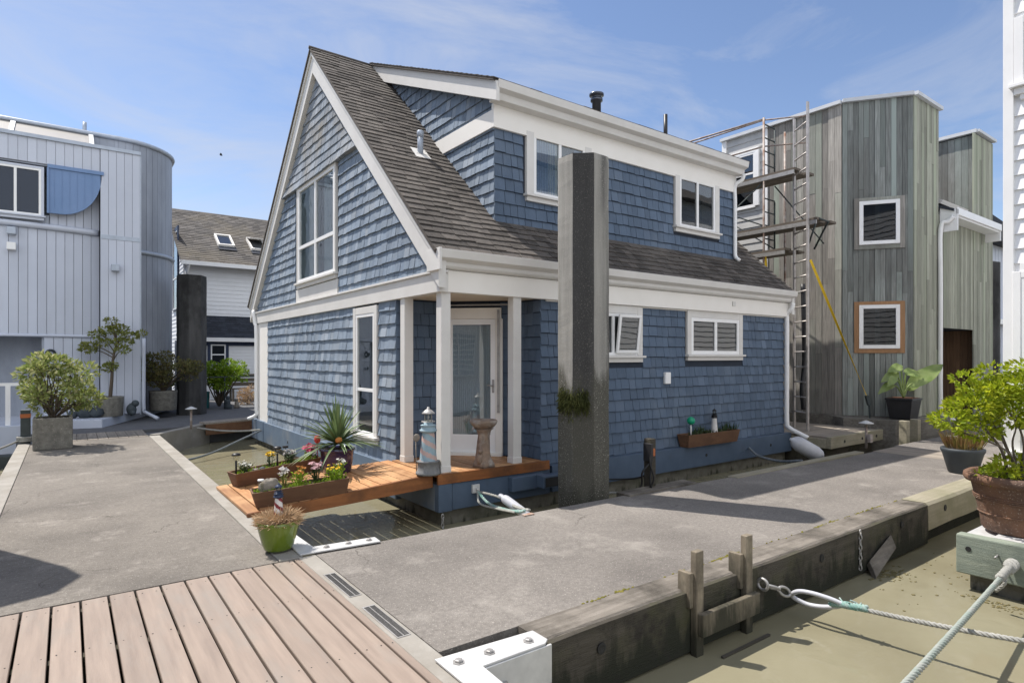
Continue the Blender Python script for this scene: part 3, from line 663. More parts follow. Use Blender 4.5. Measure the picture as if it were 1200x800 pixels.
# windows
window(H, frame((X0, 7.97, .43), (0, 1, 0), (-1, 0, 0)), .66, 1.74, .1, .045, rows=(.37, .63), back='room_dark', glass='glass', curtain=[(0, 1, 'curtain')] if 0 else None)
GWf = frame((X0, 9.52, 2.91), (0, 1, 0), (-1, 0, 0))
window(H, GWf, 1.9, 1.74, .06, .05, cols=2, rows=(.37, .63), back='room_dark', curtain=[(.53, .97, 'blind_white'), (.06, .3, 'curtain')], sill_drop=0, frame_w=.06)
ap = MB(); ap.fbox(frame((X0, 9.42, 2.556), (0, 1, 0), (-1, 0, 0)), 0, 2.16, 0, .24, 0, .03); ap.build('window_apron', 'trim_white', H, bevel=.003)
window(H, frame((5.85, Y0, 1.57), (1, 0, 0), (0, -1, 0)), 1.0, .61, .11, .05, cols=2, head=.12, back='blind_white', glass='glass_mirror')
# the awning sash stands ajar
aw = MB(); A = frame((6.37, Y0 - .055, 1.6), (1, 0, 0), (0, -1, .12), (0, -.12, 1))
aw.fbox(A, 0, .46, 0, .045, 0, .03); aw.fbox(A, 0, .46, .52, .56, 0, .03); aw.fbox(A, 0, .045, .046, .519, 0, .03); aw.fbox(A, .415, .46, .046, .519, 0, .03)
awo = aw.build('awning_sash', 'vinyl_white', H, bevel=.003)
aw = MB(); aw.fbox(A, .04, .42, .04, .525, .012, .016); aw.build('pane', 'glass_mirror', awo)
aw = MB(); aw.fbox(A, .04, .42, .04, .525, .004, .007); aw.build('glass_backing', 'blind_white', awo)
window(H, frame((8.13, Y0, 1.59), (1, 0, 0), (0, -1, 0)), 1.33, .6, .1, .045, cols=2, head=.12, back='room_dark', glass='glass_mirror', frame_w=.06)
# small fittings on the side wall
bx = MB(); bx.box(7.47, 7.6, Y0 - .06, Y0 - .012, 1.13, 1.31); bx.build('meter_box', 'vinyl_white', H, bevel=.008)
bx = MB(); bx.box(9.18, 9.27, Y0 - .1, Y0 - .086, 2.42, 2.5); bx.build('vent_cover', 'trim_white', H, bevel=.004)
# downpipes
def downpipe(pts, r=.035, root=H, m='vinyl_white'):
    q = MB(); q.tube(path(pts, 4), r, 10); return q.build('downpipe', m, root)
downpipe([(10.98, EY - .02, 2.56), (10.98, EY + .0, 2.45), (10.97, Y0 - .06, 2.36), (10.97, Y0 - .06, 2.2), (10.97, Y0 - .06, 1.2), (10.97, Y0 - .06, .35), (10.97, Y0 - .1, .22), (10.99, Y0 - .35, .1), (11.0, Y0 - .45, .06)], .042)
downpipe([(X0 - .1, 14.5, 2.6), (X0 - .08, 14.45, 2.3), (X0 - .06, 14.42, 2.1), (X0 - .06, 14.42, .5), (X0 - .06, 14.42, .25), (X0 - .2, 14.55, .15)], .04)
# dormer
wl = MB(); wl.slab([(DX0, DY), (DX1, DY), (DX1, 10.2), (DX0, 10.2)], 3.1, 4.9)
wl.prism([(DX0, DY, 4.9), (DX0, RY, 4.9), (DX0, RY, RZ - .05), (DX0, DY, 5.1)], (DX1 - DX0, 0, 0)); wl.build('dormer_wall', 'wall_dark', H)
DS = frame((0, DY, 0), (1, 0, 0), (0, -1, 0)); DC = frame((DX0, 0, 0), (0, 1, 0), (-1, 0, 0))
sh = MB(); hol_d = [(5.1, 6.4, 3.74, 5), (8.32, 9.6, 3.68, 5)]
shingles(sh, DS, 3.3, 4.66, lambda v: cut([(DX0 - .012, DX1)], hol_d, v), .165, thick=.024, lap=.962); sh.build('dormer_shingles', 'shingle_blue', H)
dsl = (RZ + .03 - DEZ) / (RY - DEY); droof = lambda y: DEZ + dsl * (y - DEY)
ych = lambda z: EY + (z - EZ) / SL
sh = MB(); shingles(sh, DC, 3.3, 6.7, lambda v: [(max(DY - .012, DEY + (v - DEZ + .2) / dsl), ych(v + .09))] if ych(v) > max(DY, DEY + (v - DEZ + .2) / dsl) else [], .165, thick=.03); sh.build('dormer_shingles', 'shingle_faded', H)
t = MB(); t.box(DX0 - .045, DX1 + .03, DY - .045, DY + .01, 4.62, 4.935)
t.prism([(DX0 - .045, DY + .011, 4.62), (DX0 - .045, ych(4.64), 4.62), (DX0 - .045, ych(4.88), 4.86), (DX0 - .045, DY + .011, 4.86)][::-1], (.045, 0, 0)); t.build('dormer_frieze', 'trim_cream', H, bevel=.004)
g = MB(); prof = [(DY - .047, 4.92), (DEY + .06, 4.935), (DEY + .05, 4.97), (DEY + .04, 5.02), (DEY - .035, 5.05), (DEY - .055, 5.15), (DEY - .03, 5.15), (DY - .047, 5.1)]
g.prism([(DX0 - .12, b, c) for b, c in prof], (DX1 + .2 - DX0, 0, 0)); g.build('gutter', 'trim_white', H, bevel=.004)
r = MB(); r.prism([(DX0 - .15, DEY - .03, DEZ - .01), (DX0 - .15, RY - .02, droof(RY - .02) - .01), (DX0 - .15, RY - .02, droof(RY) - .2), (DX0 - .15, RY - .5, droof(RY - .5) - .27), (DX0 - .15, DEY - .03, DEZ - .27)][::-1], (.05, 0, 0)); r.build('rake_board', 'trim_white', H, bevel=.004)
r = MB(); r.prism([(DX0 - .1, DEY + .1, DEZ - .1), (DX0 - .1, RY - .3, droof(RY - .3) - .1), (DX0 - .1, RY - .3, droof(RY - .3) - .13), (DX0 - .1, DEY + .1, DEZ - .13)][::-1], (.12, 0, 0)); r.build('soffit', 'trim_cream', H)
r = MB(); r.prism([(DX0 - .19, DEY - .0, DEZ - .005), (DX0 - .19, RY, droof(RY) - .005), (DX0 - .19, RY, droof(RY) + .03), (DX0 - .19, DEY - .0, DEZ + .03)][::-1], (DX1 - DX0 + .36, 0, 0)); r.build('dormer_roof', 'roof_shingle', H)
dv = V((0, RY - DEY, droof(RY) - DEZ)).normalized(); DF = (V((0, DEY - .02, droof(DEY - .02) + .03)), V((1, 0, 0)), dv, V((0, -dv.z, dv.y)))
rs = MB(); shingles(rs, DF, 0, (RY - DEY + .02) / dv.y, lambda v: [(DX0 - .2, DX1 + .17)], .142, (.2, .4), .015, .01, lap=1.2); rs.build('roof_shingles', 'roof_shingle', H)
window(H, frame((5.27, DY, 3.82), (1, 0, 0), (0, -1, 0)), .98, .87, .13, .05, cols=2, rows=(1,), back='room_dark', curtain=[(.04, .42, 'curtain_blue'), (.3, .47, 'curtain'), (.8, .97, 'curtain_blue')], head=0)
window(H, frame((8.46, DY, 3.79), (1, 0, 0), (0, -1, 0)), 1.0, .86, .12, .05, cols=2, back='room_dark', curtain=[(.55, .97, 'blind_white')], head=0, glass='glass_mirror')
downpipe([(DX1 + .05, DEY + .04, 4.95), (DX1 + .05, DEY + .08, 4.84), (DX1 - .02, DY - .05, 4.74), (DX1 - .02, DY - .05, 4.4), (DX1 - .02, DY - .05, 3.6), (DX1 - .02, DY - .06, 3.42), (DX1 - .02, DY - .14, 3.34)], .035)
# roof pipes
v_ = MB(); zb = rz(7.9); v_.tube([(4.15, 7.9, zb - .05), (4.15, 7.9, zb + .33)], .042, 12); v_.lathe([(.05, 0), (.05, .09), (.04, .1)], (4.15, 7.9, zb + .25), 12); v_.build('vent_pipe', 'metal_trim', H)
v_ = MB(); v_.fbox((V((4.15, 7.9, zb)), V((1, 0, 0)), slope, nrm), -.12, .12, -.14, .14, .02, .028); v_.build('vent_flashing', 'trim_white', H)
v_ = MB(); zb = droof(9.0); zb += .3; v_.lathe([(.09, zb - .4), (.09, zb + .24), (.125, zb + .25), (.125, zb + .3), (.095, zb + .31), (.095, zb + .35), (.15, zb + .36), (.15, zb + .4), (.06, zb + .44), (0, zb + .44)], (8.78, 9.0, 0), 18); v_.build('flue', 'flue_steel', H)
v_ = MB(); zb = droof(8.0); v_.tube([(9.73, 8.0, zb - .05), (9.73, 8, zb + .62)], .04, 8); v_.build('vent_pipe', 'black_metal', H)
# the sloping cedar ramp from the walkway to the porch
root = thing('wooden_ramp', 'orange stained cedar ramp bridging the water to the porch', 'ramp', (2.45, 6.9, 0))
p = MB(); za, zb = .045, .195; zr = lambda x: za + (zb - za) * (x - 1.4) / 2.0
for k in range(16):
    x = 1.4 + k * .126; zr = lambda x: za + (zb - za) * (x - 1.4) / 2.0 + dzk; dzk = rnd.uniform(-.002, .002)
    ye = 7.72 - .36 * (x - 1.4) / 2.0
    p.hexa([(x, 6.215, zr(x) - .03), (x + .115, 6.215, zr(x + .115) - .03), (x + .115, ye, zr(x + .115) - .03), (x, ye, zr(x) - .03),
            (x, 6.215, zr(x)), (x + .115, 6.215, zr(x + .115)), (x + .115, ye, zr(x + .115)), (x, ye, zr(x))])
p.build('deck_board', 'cedar_deck', root, bevel=.004)
p = MB(); p.prism([(1.44, 6.18, za - .1), (3.41, 6.18, zb - .155), (3.41, 6.18, zb - .002), (1.39, 6.18, za - .002), (1.39, 6.18, za - .03)], (0, .033, 0)); p.build('side_beam', 'cedar_fascia', root, bevel=.003)
p = MB(); p.prism([(1.5, 7.7, za - .1), (3.4, 7.37, zb - .155), (3.4, 7.37, zb - .035), (1.5, 7.7, za - .035)], (0, .03, 0)); p.build('side_beam', 'cedar_fascia', root)

# ------------------------------------------------------------------ grey board-clad building behind the scaffold
AB = V((13.448, 6.284, 0)); BC = V((14.204, 5.206, 0)); YC = BC.y; GZ = .3; GT = 7.02
GB = thing('timber_building', 'weathered grey building clad in vertical boards with chamfered corner', 'building', (16, 8, WATER_Z))
c = MB(); c.slab([(AB.x, AB.y), (BC.x, BC.y), (15.5, YC), (15.5, 9.2), (AB.x, 9.2)], .0, GT); c.slab([(17.9, YC), (19.08, YC), (19.08, 7.2), (17.9, 7.2)], 0, 7.03); c.slab([(15.5, YC + .9), (17.9, YC + .9), (17.9, 9), (15.5, 9)], 0, 4.9); c.slab([(15.5, YC), (17.9, YC), (17.9, YC + .9), (15.5, YC + .9)], 2.2, 4.75); c.build('wall', 'wall_dark', GB)
bd = MB(); FA = frame((AB.x, 0, 0), (0, 1, 0), (-1, 0, 0)); boards(bd, FA, AB.y, 7.98, GZ, GT - .02, .145, thick=.025, jit=.008, joints=True)
bd.build('board_cladding', 'grey_boards', GB)
UB = (BC - AB).normalized(); NB = V((UB.y, -UB.x, 0)); NB = NB if NB.x < 0 else -NB
FB = (AB.copy(), UB, V((0, 0, 1)), NB)
bd = MB(); boards(bd, FB, 0, 1.317, GZ, GT - .02, .105, thick=.025, jit=.006, joints=True); bd.build('board_cladding', 'grey_boards_blue', GB)
FC = frame((0, YC, 0), (1, 0, 0), (0, -1, 0))
bd = MB(); boards(bd, FC, BC.x, 15.5, GZ, GT - .02, .13, thick=.025, joints=True); boards(bd, FC, 15.54, 17.66, 2.2, 4.75, .13, thick=.022); boards(bd, FC, 17.68, 19.08, .1, 6.98, .14, thick=.025, joints=True); boards(bd, FC, 15.5, 15.56, .15, 4.7, .06, thick=.024)
bd.build('board_cladding', 'grey_boards_pale', GB)
bd = MB(); boards(bd, frame((17.9, 0, 0), (0, 1, 0), (-1, 0, 0)), YC, 7.2, 4.6, 6.98, .14, thick=.025); bd.build('board_cladding', 'grey_boards_blue', GB)
bd = MB(); boards(bd, frame((0, YC + .88, 0), (1, 0, 0), (0, -1, 0)), 15.56, 17.9, .1, 2.19, .14, thick=.02); boards(bd, frame((17.88, 0, 0), (0, 1, 0), (-1, 0, 0)), YC, YC + .88, .1, 2.19, .14, thick=.02); bd.build('entry_recess', 'brown_recess', GB)
bd = MB(); clap(bd, FA, 8.08, 9.2, GZ, GT - .02, .19, .02); bd.build('clapboard', 'clap_grey', GB)
t = MB(); t.fbox(FA, 7.985, 8.075, GZ, GT - .02, .0, .05); t.fbox(FA, 9.1, 9.22, GZ, GT - .02, .0, .05); t.build('corner_board', 'vinyl_white', GB)
fl_ = MB()
for a, b, o in ((V((AB.x, 9.25, 0)), AB, V((-.05, 0, 0))), (AB, BC, NB * .05), (BC, V((15.56, YC, 0)), V((0, -.05, 0)))):
    fl_.beam(a + o + V((0, 0, GT + .01)), b + o + V((0, 0, GT + .0)), .1, .075)
fl_.slab([(AB.x, AB.y), (BC.x, BC.y), (15.56, YC), (15.56, 9.2), (AB.x, 9.2)], GT - .01, GT + .03)
fl_.build('roof_flashing', 'galv_cap', GB); fl_ = MB(); fl_.beam((17.84, 7.2, 7.05), (17.84, YC - .05, 7.05), .12, .08); fl_.beam((17.84, YC - .05, 7.05), (19.12, YC - .05, 7.05), .1, .065); fl_.build('roof_flashing', 'galv_cap', GB)
r = MB(); r.prism([(15.52, YC - .3, 4.72), (15.52, YC - .3, 4.78), (15.52, YC + 1.3, 5.5), (15.52, YC + 1.3, 5.42)], (2.9, 0, 0)); r.build('lean_to_roof', 'roof_slate', GB)
r = MB(); r.box(15.6, 18.5, YC - .32, YC - .02, 4.6, 4.76); r.box(15.56, 18.52, YC - .36, YC - .33, 4.64, 4.8); r.build('gutter', 'vinyl_white', GB, bevel=.01)
r = MB(); r.prism([(15.56, YC - .36, 4.3), (15.56, YC - .03, 4.3), (15.56, YC - .03, 4.9), (15.56, YC - .36, 4.76)], (.05, 0, 0)); r.build('eave_end', 'vinyl_white', GB); r = MB(); r.prism([(18.48, YC - .34, 4.4), (18.48, YC - .03, 4.4), (18.48, YC - .03, 4.75), (18.48, YC - .34, 4.7)], (.05, 0, 0)); r.build('eave_end', 'vinyl_white', GB)
r = MB(); r.fbox((V((16.6, YC + .1, 4.98)), V((1, 0, 0)), V((0, .9, .42)).normalized(), V((0, -.42, .9)).normalized()), -.9, .7, -.1, .7, .03, .12); r.build('skylight', 'trim_white', GB)
downpipe([(15.52, YC - .3, 4.6), (15.5, YC - .2, 4.5), (15.45, YC - .08, 4.35), (15.45, YC - .08, 3), (15.45, YC - .08, .4), (15.46, YC - .12, .25), (15.7, YC - .25, .16)], .045, GB)
wf = frame(AB + UB * .24 + NB * .025, UB, NB); O, U, W, N_ = wf
def wood_window(z, m, nm, lab):
    fr = (O + W * z, U, W, N_)
    t = MB(); t.fbox(fr, -.02, .07, -.09, 1.0, 0, .03); t.fbox(fr, .83, .92, -.09, 1.0, 0, .03); t.fbox(fr, .071, .829, .93, 1.0, 0, .03); t.fbox(fr, .071, .829, -.09, 0.0, 0, .029); w_ = t.build('window', m, GB, bevel=.003, label=lab)
    f = MB(); f.fbox(fr, .075, .15, 0.004, .926, 0, .05); f.fbox(fr, .75, .825, 0.004, .926, 0, .05); f.fbox(fr, .15, .75, .85, .926, 0, .049); f.fbox(fr, .15, .75, .004, .08, 0, .049); f.build('frame', 'vinyl_white', w_, bevel=.003)
    f = MB(); f.fbox(fr, .14, .76, .07, .86, .001, .004); f.build('glass_backing', nm, w_)  # flat sheet coloured as the dark room behind the pane
    f = MB(); f.fbox(fr, .14, .76, .07, .86, .018, .022); f.build('pane', 'glass_low', w_)
wood_window(3.92, 'grey_boards', 'room_dark', 'upper window with grey wood surround'); wood_window(1.72, 'cedar_pale', 'room_dark', 'lower window with fresh orange wood surround')
window(GB, frame((AB.x - .02, 8.3, 5.2), (0, 1, 0), (-1, 0, 0)), .62, 1.3, .1, .05, rows=(.62, .38), glass='glass_mirror', trim_mat='vinyl_white', sill=False)
f = MB(); f.slab([(AB.x - .1, AB.y), (BC.x - .1, BC.y - .12), (15.6, YC - .1), (15.6, 9.6), (AB.x - .1, 9.6)], -.8, GZ - .005); f.slab([(15.6, YC - .05), (19.2, YC - .05), (19.2, 9), (15.6, 9)], -.8, .1)
f.prism([(13.1, 6.1, -.7), (13.35, 5.2, -.7), (14.1, 4.86, -.7), (15.2, 4.86, -.7), (15.2, 5.4, -.7), (13.4, 6.5, -.7)], (0, 0, .98)); f.build('float_base', 'timber_grey', GB, bevel=.01)

# ------------------------------------------------------------------ scaffold, ladder, strap and deck between the houses
SD = thing('timber_deck', 'floating timber deck under the scaffold with a thick pale edge beam', 'deck', (12.1, 6.5, WATER_Z))
p = MB()
for k in range(15): p.box(11.05, 13.05, 5.42 + k * .15, 5.42 + k * .15 + .143, .07, .105)
p.build('deck_board', 'plank_pale', SD); p = MB(); p.box(11.0, 13.1, 5.33, 5.415, -.1, .11); p.box(11.0, 11.06, 5.42, 7.7, -.1, .068); p.build('edge_beam', 'timber_new', SD, bevel=.008)
p = MB(); p.box(11.1, 13.0, 5.5, 7.6, -.8, .0); p.build('float_tank', 'timber_face', SD)
for x in (11.5, 12.2, 12.8):
    h = MB(); h.lathe([(0, 0), (.028, 0), (.028, .006), (0, .004)], (x, 5.33, .0), 10, False, axis=(0, -1, 0)); h.build('bolt_hole', 'rubber', SD)
SF = thing('scaffold', 'rusty steel pipe scaffold with plank platforms between the two houses', 'scaffold', (11.9, 7.3, .1))
xs, ys = (11.75, 12.75), (6.35, 7.08, 9.3)
for x, y, zt in ((11.75, 7.08, 6.55), (12.75, 7.18, 6.5), (11.75, 9.3, 6.5), (12.75, 9.3, 6.5)):
    s = MB(); s.tube([(x, y, .1), (x, y, zt)], .024, 8); s.build('standard', 'scaffold_steel', SF)
for z in (2.0, 3.75, 5.3):                       # ladder-like end frames
    s = MB()
    for q in range(4):
        zz = z + .28 + q * .28
        if zz < z + 1.2: s.tube([(11.75, 7.08, zz), (12.2, 7.1, zz)], .014, 6)
    s.tube([(12.2, 7.1, z), (12.2, 7.1, z + 1.1)], .018, 6); s.build('end_frame', 'scaffold_dark', SF)
for z, y0 in ((5.3, 6.4), (4.22, 5.95), (3.72, 6.6)):
    for k in range(3):
        s = MB(); s.box(11.72 + k * .26, 11.72 + k * .26 + .245, y0 + .1 * (k % 2), 9.4, z, z + .045); s.build('platform_plank', 'plank_dark', SF)
    s = MB(); s.beam((11.7, y0, z - .05), (11.7, 9.4, z - .04), .035, .075); s.build('platform_beam', 'steel', SF)
for z in (5.95, 6.5):
    s = MB(); s.tube([(11.75, 7.08, z), (11.75, 9.35, z + .02)], .017, 6); s.tube([(11.75, 7.08, z), (12.2, 6.4, z - .02)], .015, 6); s.build('guard_rail', 'scaffold_steel', SF)
s = MB(); s.tube([(11.75, 7.08, 6.52), (11.75, 9.9, 6.62)], .02, 6); s.tube([(11.75, 7.08, 5.95), (11.75, 9.6, 5.98)], .017, 6); s.build('guard_rail', 'scaffold_steel', SF)
for a, b in (((11.75, 9.2, 3.8), (11.75, 7.1, 5.2)), ((12.75, 7.2, 3.8), (12.75, 9.2, 5.2)), ((11.75, 7.1, 4.3), (11.75, 9.2, 5.3)), ((12.7, 6.3, 3.9), (12.2, 7.1, 5.2)), ((11.75, 9.2, .4), (11.75, 7.1, 2.0)), ((12.2, 7.1, .5), (12.75, 9.2, 2.5))):
    s = MB(); s.tube([a, b], .014, 6); s.build('brace', 'scaffold_dark', SF)
s = MB(); s.tube([(11.8, 5.95, 4.24), (12.1, 5.92, 4.22), (12.3, 6.3, 3.75)], .02, 6); s.tube([(11.8, 6.0, 4.2), (12.0, 6.3, 3.7)], .02, 6); s.build('bracket', 'scaffold_dark', SF)
LD = thing('ladder', 'tall aluminium extension ladder standing against the scaffold', 'ladder', (11.9, 6.3, .1))
la, lb = V((11.64, 6.09, .1)), V((11.97, 6.54, .1))
for k, (q, zt) in enumerate(((la, 6.52), (lb, 6.4))):
    s = MB(); s.beam(q, q + V((0, 0, zt - .1)), .03, .065); s.build('rail', 'aluminium', LD)
for k in range(20):
    z = .35 + k * .3; s = MB(); s.tube([la + V((0, 0, z)), lb + V((0, 0, z))], .017, 6); s.build('rung', 'aluminium', LD)
for k in range(2):
    q = (la, lb)[k] + V((.06, .03, .0)); s = MB(); s.beam(q, q + V((0, 0, 3.9)), .025, .06); s.build('rail', 'scaffold_dark', LD)
s = MB(); s.tube(path([(11.85, 6.3, 3.0), (11.8, 6.25, 2.2), (11.9, 6.3, 1.4), (11.82, 6.3, .9), (11.88, 6.3, .5)]), .05, 6); s.build('lashing', 'black_plastic', LD)
for nm, a, b, lab in (('ratchet_strap', (12.05, 6.25, 3.5), (13.35, 5.75, .75), 'long yellow ratchet strap slanting down across the grey boards'),
                      ('ratchet_strap', (11.77, 7.06, 3.7), (11.72, 6.95, 2.7), 'short yellow strap hanging under the scaffold above the roof edge')):
    a, b = V(a), V(b); mb = MB(); n = 14; dr_ = (b - a).normalized(); sd = dr_.cross(V((-.6, -.8, 0))).normalized()
    vs = []
    for i in range(n + 1):
        p0 = a.lerp(b, i / n); an = i * .16; o = (sd * math.cos(an) + dr_.cross(sd) * math.sin(an)) * .024; t_ = dr_.cross(o).normalized() * .002
        vs += [p0 - o - t_, p0 + o - t_, p0 + o + t_, p0 - o + t_]
    mb.add(vs, [(4 * i + k, 4 * i + (k + 1) % 4, 4 * i + 4 + (k + 1) % 4, 4 * i + 4 + k) for i in range(n) for k in range(4)])
    root = thing(nm, lab, 'strap', b); mb.build('webbing', 'yellow_strap', root)
    if b.z < 1:
        q = MB(); q.beam(b + V((0, 0, .0)), b + V((.05, -.03, -.2)), .055, .06); q.beam(b + V((.05, -.03, -.2)), b + V((.06, -.04, -.48)), .03, .015); q.build('buckle', 'scaffold_dark', root)

# ------------------------------------------------------------------ white house on the right and its float
XR, YR = 7.15, 1.83
WH = thing('white_house', 'white clapboard house at the right edge behind the lime green shrub', 'house', (9.5, -1.0, WATER_Z))
c = MB(); c.box(XR, 19.5, -7.5, YR, .05, 6.2); c.build('wall', 'clap_white', WH)
fr = frame((XR, 0, 0), (0, 1, 0), (-1, 0, 0))
s = MB(); 
for a, b in ((.15, .62), (2.42, 3.93), (4.75, 6.2)): clap(s, fr, -7.5, YR - .05, a, b, .142, .02)
for a, b in ((.62, 2.42), (3.93, 4.75)):
    clap(s, fr, -7.5, .5, a, b, .142, .02)
clap(s, frame((0, YR, 0), (1, 0, 0), (0, 1, 0)), XR + .1, 19.5, .15, 6.2, .142, .02); s.build('clapboard', 'clap_white', WH)
t = MB(); t.box(XR - .035, XR + .1, YR - .055, YR + .025, .05, 6.2); t.box(XR - .04, XR + .0, -7.5, YR - .101, 3.93, 4.02); t.box(XR - .04, XR, -7.5, YR - .101, 2.3, 2.42); t.build('corner_board', 'vinyl_white', WH, bevel=.004)
window(WH, frame((XR, .67, .68), (0, 1, 0), (-1, 0, 0)), 1.05, 1.6, .06, .05, rows=(.5, .5), glass='glass_mirror', trim_mat='vinyl_white')
window(WH, frame((XR, .67, 4.08), (0, 1, 0), (-1, 0, 0)), 1.03, .55, .07, .05, glass='glass_mirror', trim_mat='vinyl_white')
r = MB(); r.prism([(XR - .3, -7.8, 6.2), (XR - .3, YR + .3, 6.2), (XR - .3, (YR - 7.5) / 2, 8.6)], (13.0, 0, 0)); r.build('roof', 'roof_old', WH)
f = MB(); f.box(6.2, 20, -8, 1.84, -.9, -.3); f.build('float_base', 'float_concrete', WH)
f = MB(); f.box(6.121, 20, 1.7, 1.9, -.26, .02); f.box(6.22, 20, -8, 1.69, .0, .046); f.build('deck', 'galv', WH)
f = MB()
vs = []; n = 60
f.box(6.09, 6.2, -8.0, 1.91, -.275, .052); f.build('edge_timber', 'timber_green', WH, bevel=.012)
for y, z in ((1.82, -.06), (1.38, -.08), (1.2, -.1), (.9, -.06)):
    h = MB(); h.lathe([(0, 0), (.022, 0), (.022, .004), (0, .003)], (6.09, y, z), 8, False, axis=(-1, 0, 0)); h.build('bolt_hole', 'rubber', WH)
h = MB(); h.tube([(6.09, 1.62, -.06), (6.02, 1.62, -.065)], .008, 6); h.build('spike', 'steel', WH)
f = MB(); f.box(4.5, 6.08, -4, .45, -.8, .0); f.build('float_base', 'timber_face', WH)

# ------------------------------------------------------------------ pale metal-clad building on the left, with the round tower
Q = 1.067
def q3(x, y, z): return (x * Q, y * Q, (z - 1.55) * Q + 1.55)
YB = 16.094 * Q
MBd = thing('metal_building', 'pale blue grey metal clad building with a rounded tower corner', 'building', (-3, 20, 0))
c = MB(); c.slab([(-9, YB + 1.25), (1.3, YB + 1.25), (1.42, YB + .03), (1.42, 26), (-9, 26)], .15, 6.3); c.slab([(-9, YB + .03), (1.42, YB + .03), (1.42, YB + 1.3), (-9, YB + 1.3)], 5.84, 6.42)
c.slab([(.64, YB + .03), (1.42, YB + .03), (1.42, YB + 1.3), (.64, YB + 1.3)], .15, 5.9); c.build('wall', 'metal_tower', MBd)
FM = frame((0, YB, 0), (1, 0, 0), (0, -1, 0))
s = MB(); boards(s, FM, -9, .62, 5.88, 6.42, .165, gap=.006, thick=.012, jit=0); boards(s, FM, .63, 1.425, .19, 4.32, .155, gap=.006, thick=.03, jit=0); boards(s, FM, .63, 1.425, 4.42, 6.42, .155, gap=.006, thick=.03, jit=0); s.build('metal_cladding', 'metal_siding', MBd)
s = MB(); s.box(.63, 1.43, YB - .04, YB + .02, 4.321, 4.419); s.box(-9, 1.44, YB - .06, YB + .1, 6.42, 6.5); s.box(1.426, 1.45, YB - .03, YB + .3, .15, 6.42); s.build('trim_strip', 'metal_trim', MBd)
def bulge(u): return YB + .06 + .3 * max(0, (u + 1.4) / 2.05) ** 2.4
def curved(z0, z1, ua, ub, th, w=.165):
    s = MB(); n = round((ub - ua) / w)
    for k in range(n):
        a = ua + (ub - ua) * k / n + .004; b = ua + (ub - ua) * (k + 1) / n - .004
        s.hexa([(a, bulge(a), z0), (b, bulge(b), z0), (b, bulge(b) + .1, z0), (a, bulge(a) + .1, z0), (a, bulge(a), z1), (b, bulge(b), z1), (b, bulge(b) + .1, z1), (a, bulge(a) + .1, z1)])
    return s
s = curved(2.06, 4.42, -9, .625, .02); s.v += []; s.build('curved_cladding', 'metal_siding', MBd)
s = curved(4.56, 5.87, -.32, .625, .02); s.build('curved_cladding', 'metal_siding', MBd)
s = curved(.19, 2.0, -.42, .625, .02); s.build('curved_cladding', 'metal_siding', MBd)
s = MB(); s.tube([(u, bulge(u) - .03, 4.49) for u in [-9, -5, -2] + [-1.4 + .11 * i for i in range(19)]], .07, 8); s.tube([(u, bulge(u) - .01, 2.03) for u in [-9, -5, -2] + [-1.4 + .11 * i for i in range(19)]], .035, 6); s.build('trim_strip', 'metal_siding', MBd)
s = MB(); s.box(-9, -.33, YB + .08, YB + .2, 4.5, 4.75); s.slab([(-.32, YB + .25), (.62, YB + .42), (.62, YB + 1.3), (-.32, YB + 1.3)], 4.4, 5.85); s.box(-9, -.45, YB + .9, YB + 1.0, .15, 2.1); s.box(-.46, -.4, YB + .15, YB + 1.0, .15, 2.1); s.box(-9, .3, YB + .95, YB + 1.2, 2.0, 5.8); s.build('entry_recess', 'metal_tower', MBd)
window(MBd, frame(q3(-3.2, 16.12, 4.5), (1, 0, 0), (0, -1, 0)), 2.95, 1.05, .05, .06, cols=4, back='room_dark', glass='glass_dark', trim_mat='metal_siding', colw=[.42, .427, .153])
s = MB(); a0, z0 = -.335, 5.85; pts = [(a0, YB - .03, z0)] + [(a0, YB - .03, z0 - 1.06)] + [(a0 + .22 + .77 * math.sin(t), YB - .03, z0 - .02 - 1.04 * math.cos(t) ** .9) for t in [i * math.pi / 2 / 14 for i in range(15)]]
hd_ = MB(); hd_.prism(pts, (0, .05, 0)); hd = hd_.build('curved_shutter', 'metal_blue', MBd)
s = MB(); s.box(a0 - .02, a0 + 1.03, YB - .06, YB - .031, 5.8, 5.88); s.box(a0 - .03, a0 + .01, YB - .055, YB - .031, 4.78, 5.8)
for k in range(6): s.box(a0 + .1 + k * .14, a0 + .108 + k * .14, YB - .036, YB - .031, 4.9 + .1 * max(0, k - 3) ** 1.4, 5.8)
s.build('rib', 'metal_blue', hd)
for x, z, m in ((-.98, 4.32, 'metal_trim'), (-.98, 3.98, 'vinyl_white'), (.92, 3.66, 'metal_trim')):
    s = MB(); yy = bulge(x) if x < .6 else YB - .03; s.box(x - .08, x + .08, yy - .16, yy, z - .09, z + .07); s.build('wall_lamp', m, MBd, bevel=.01)
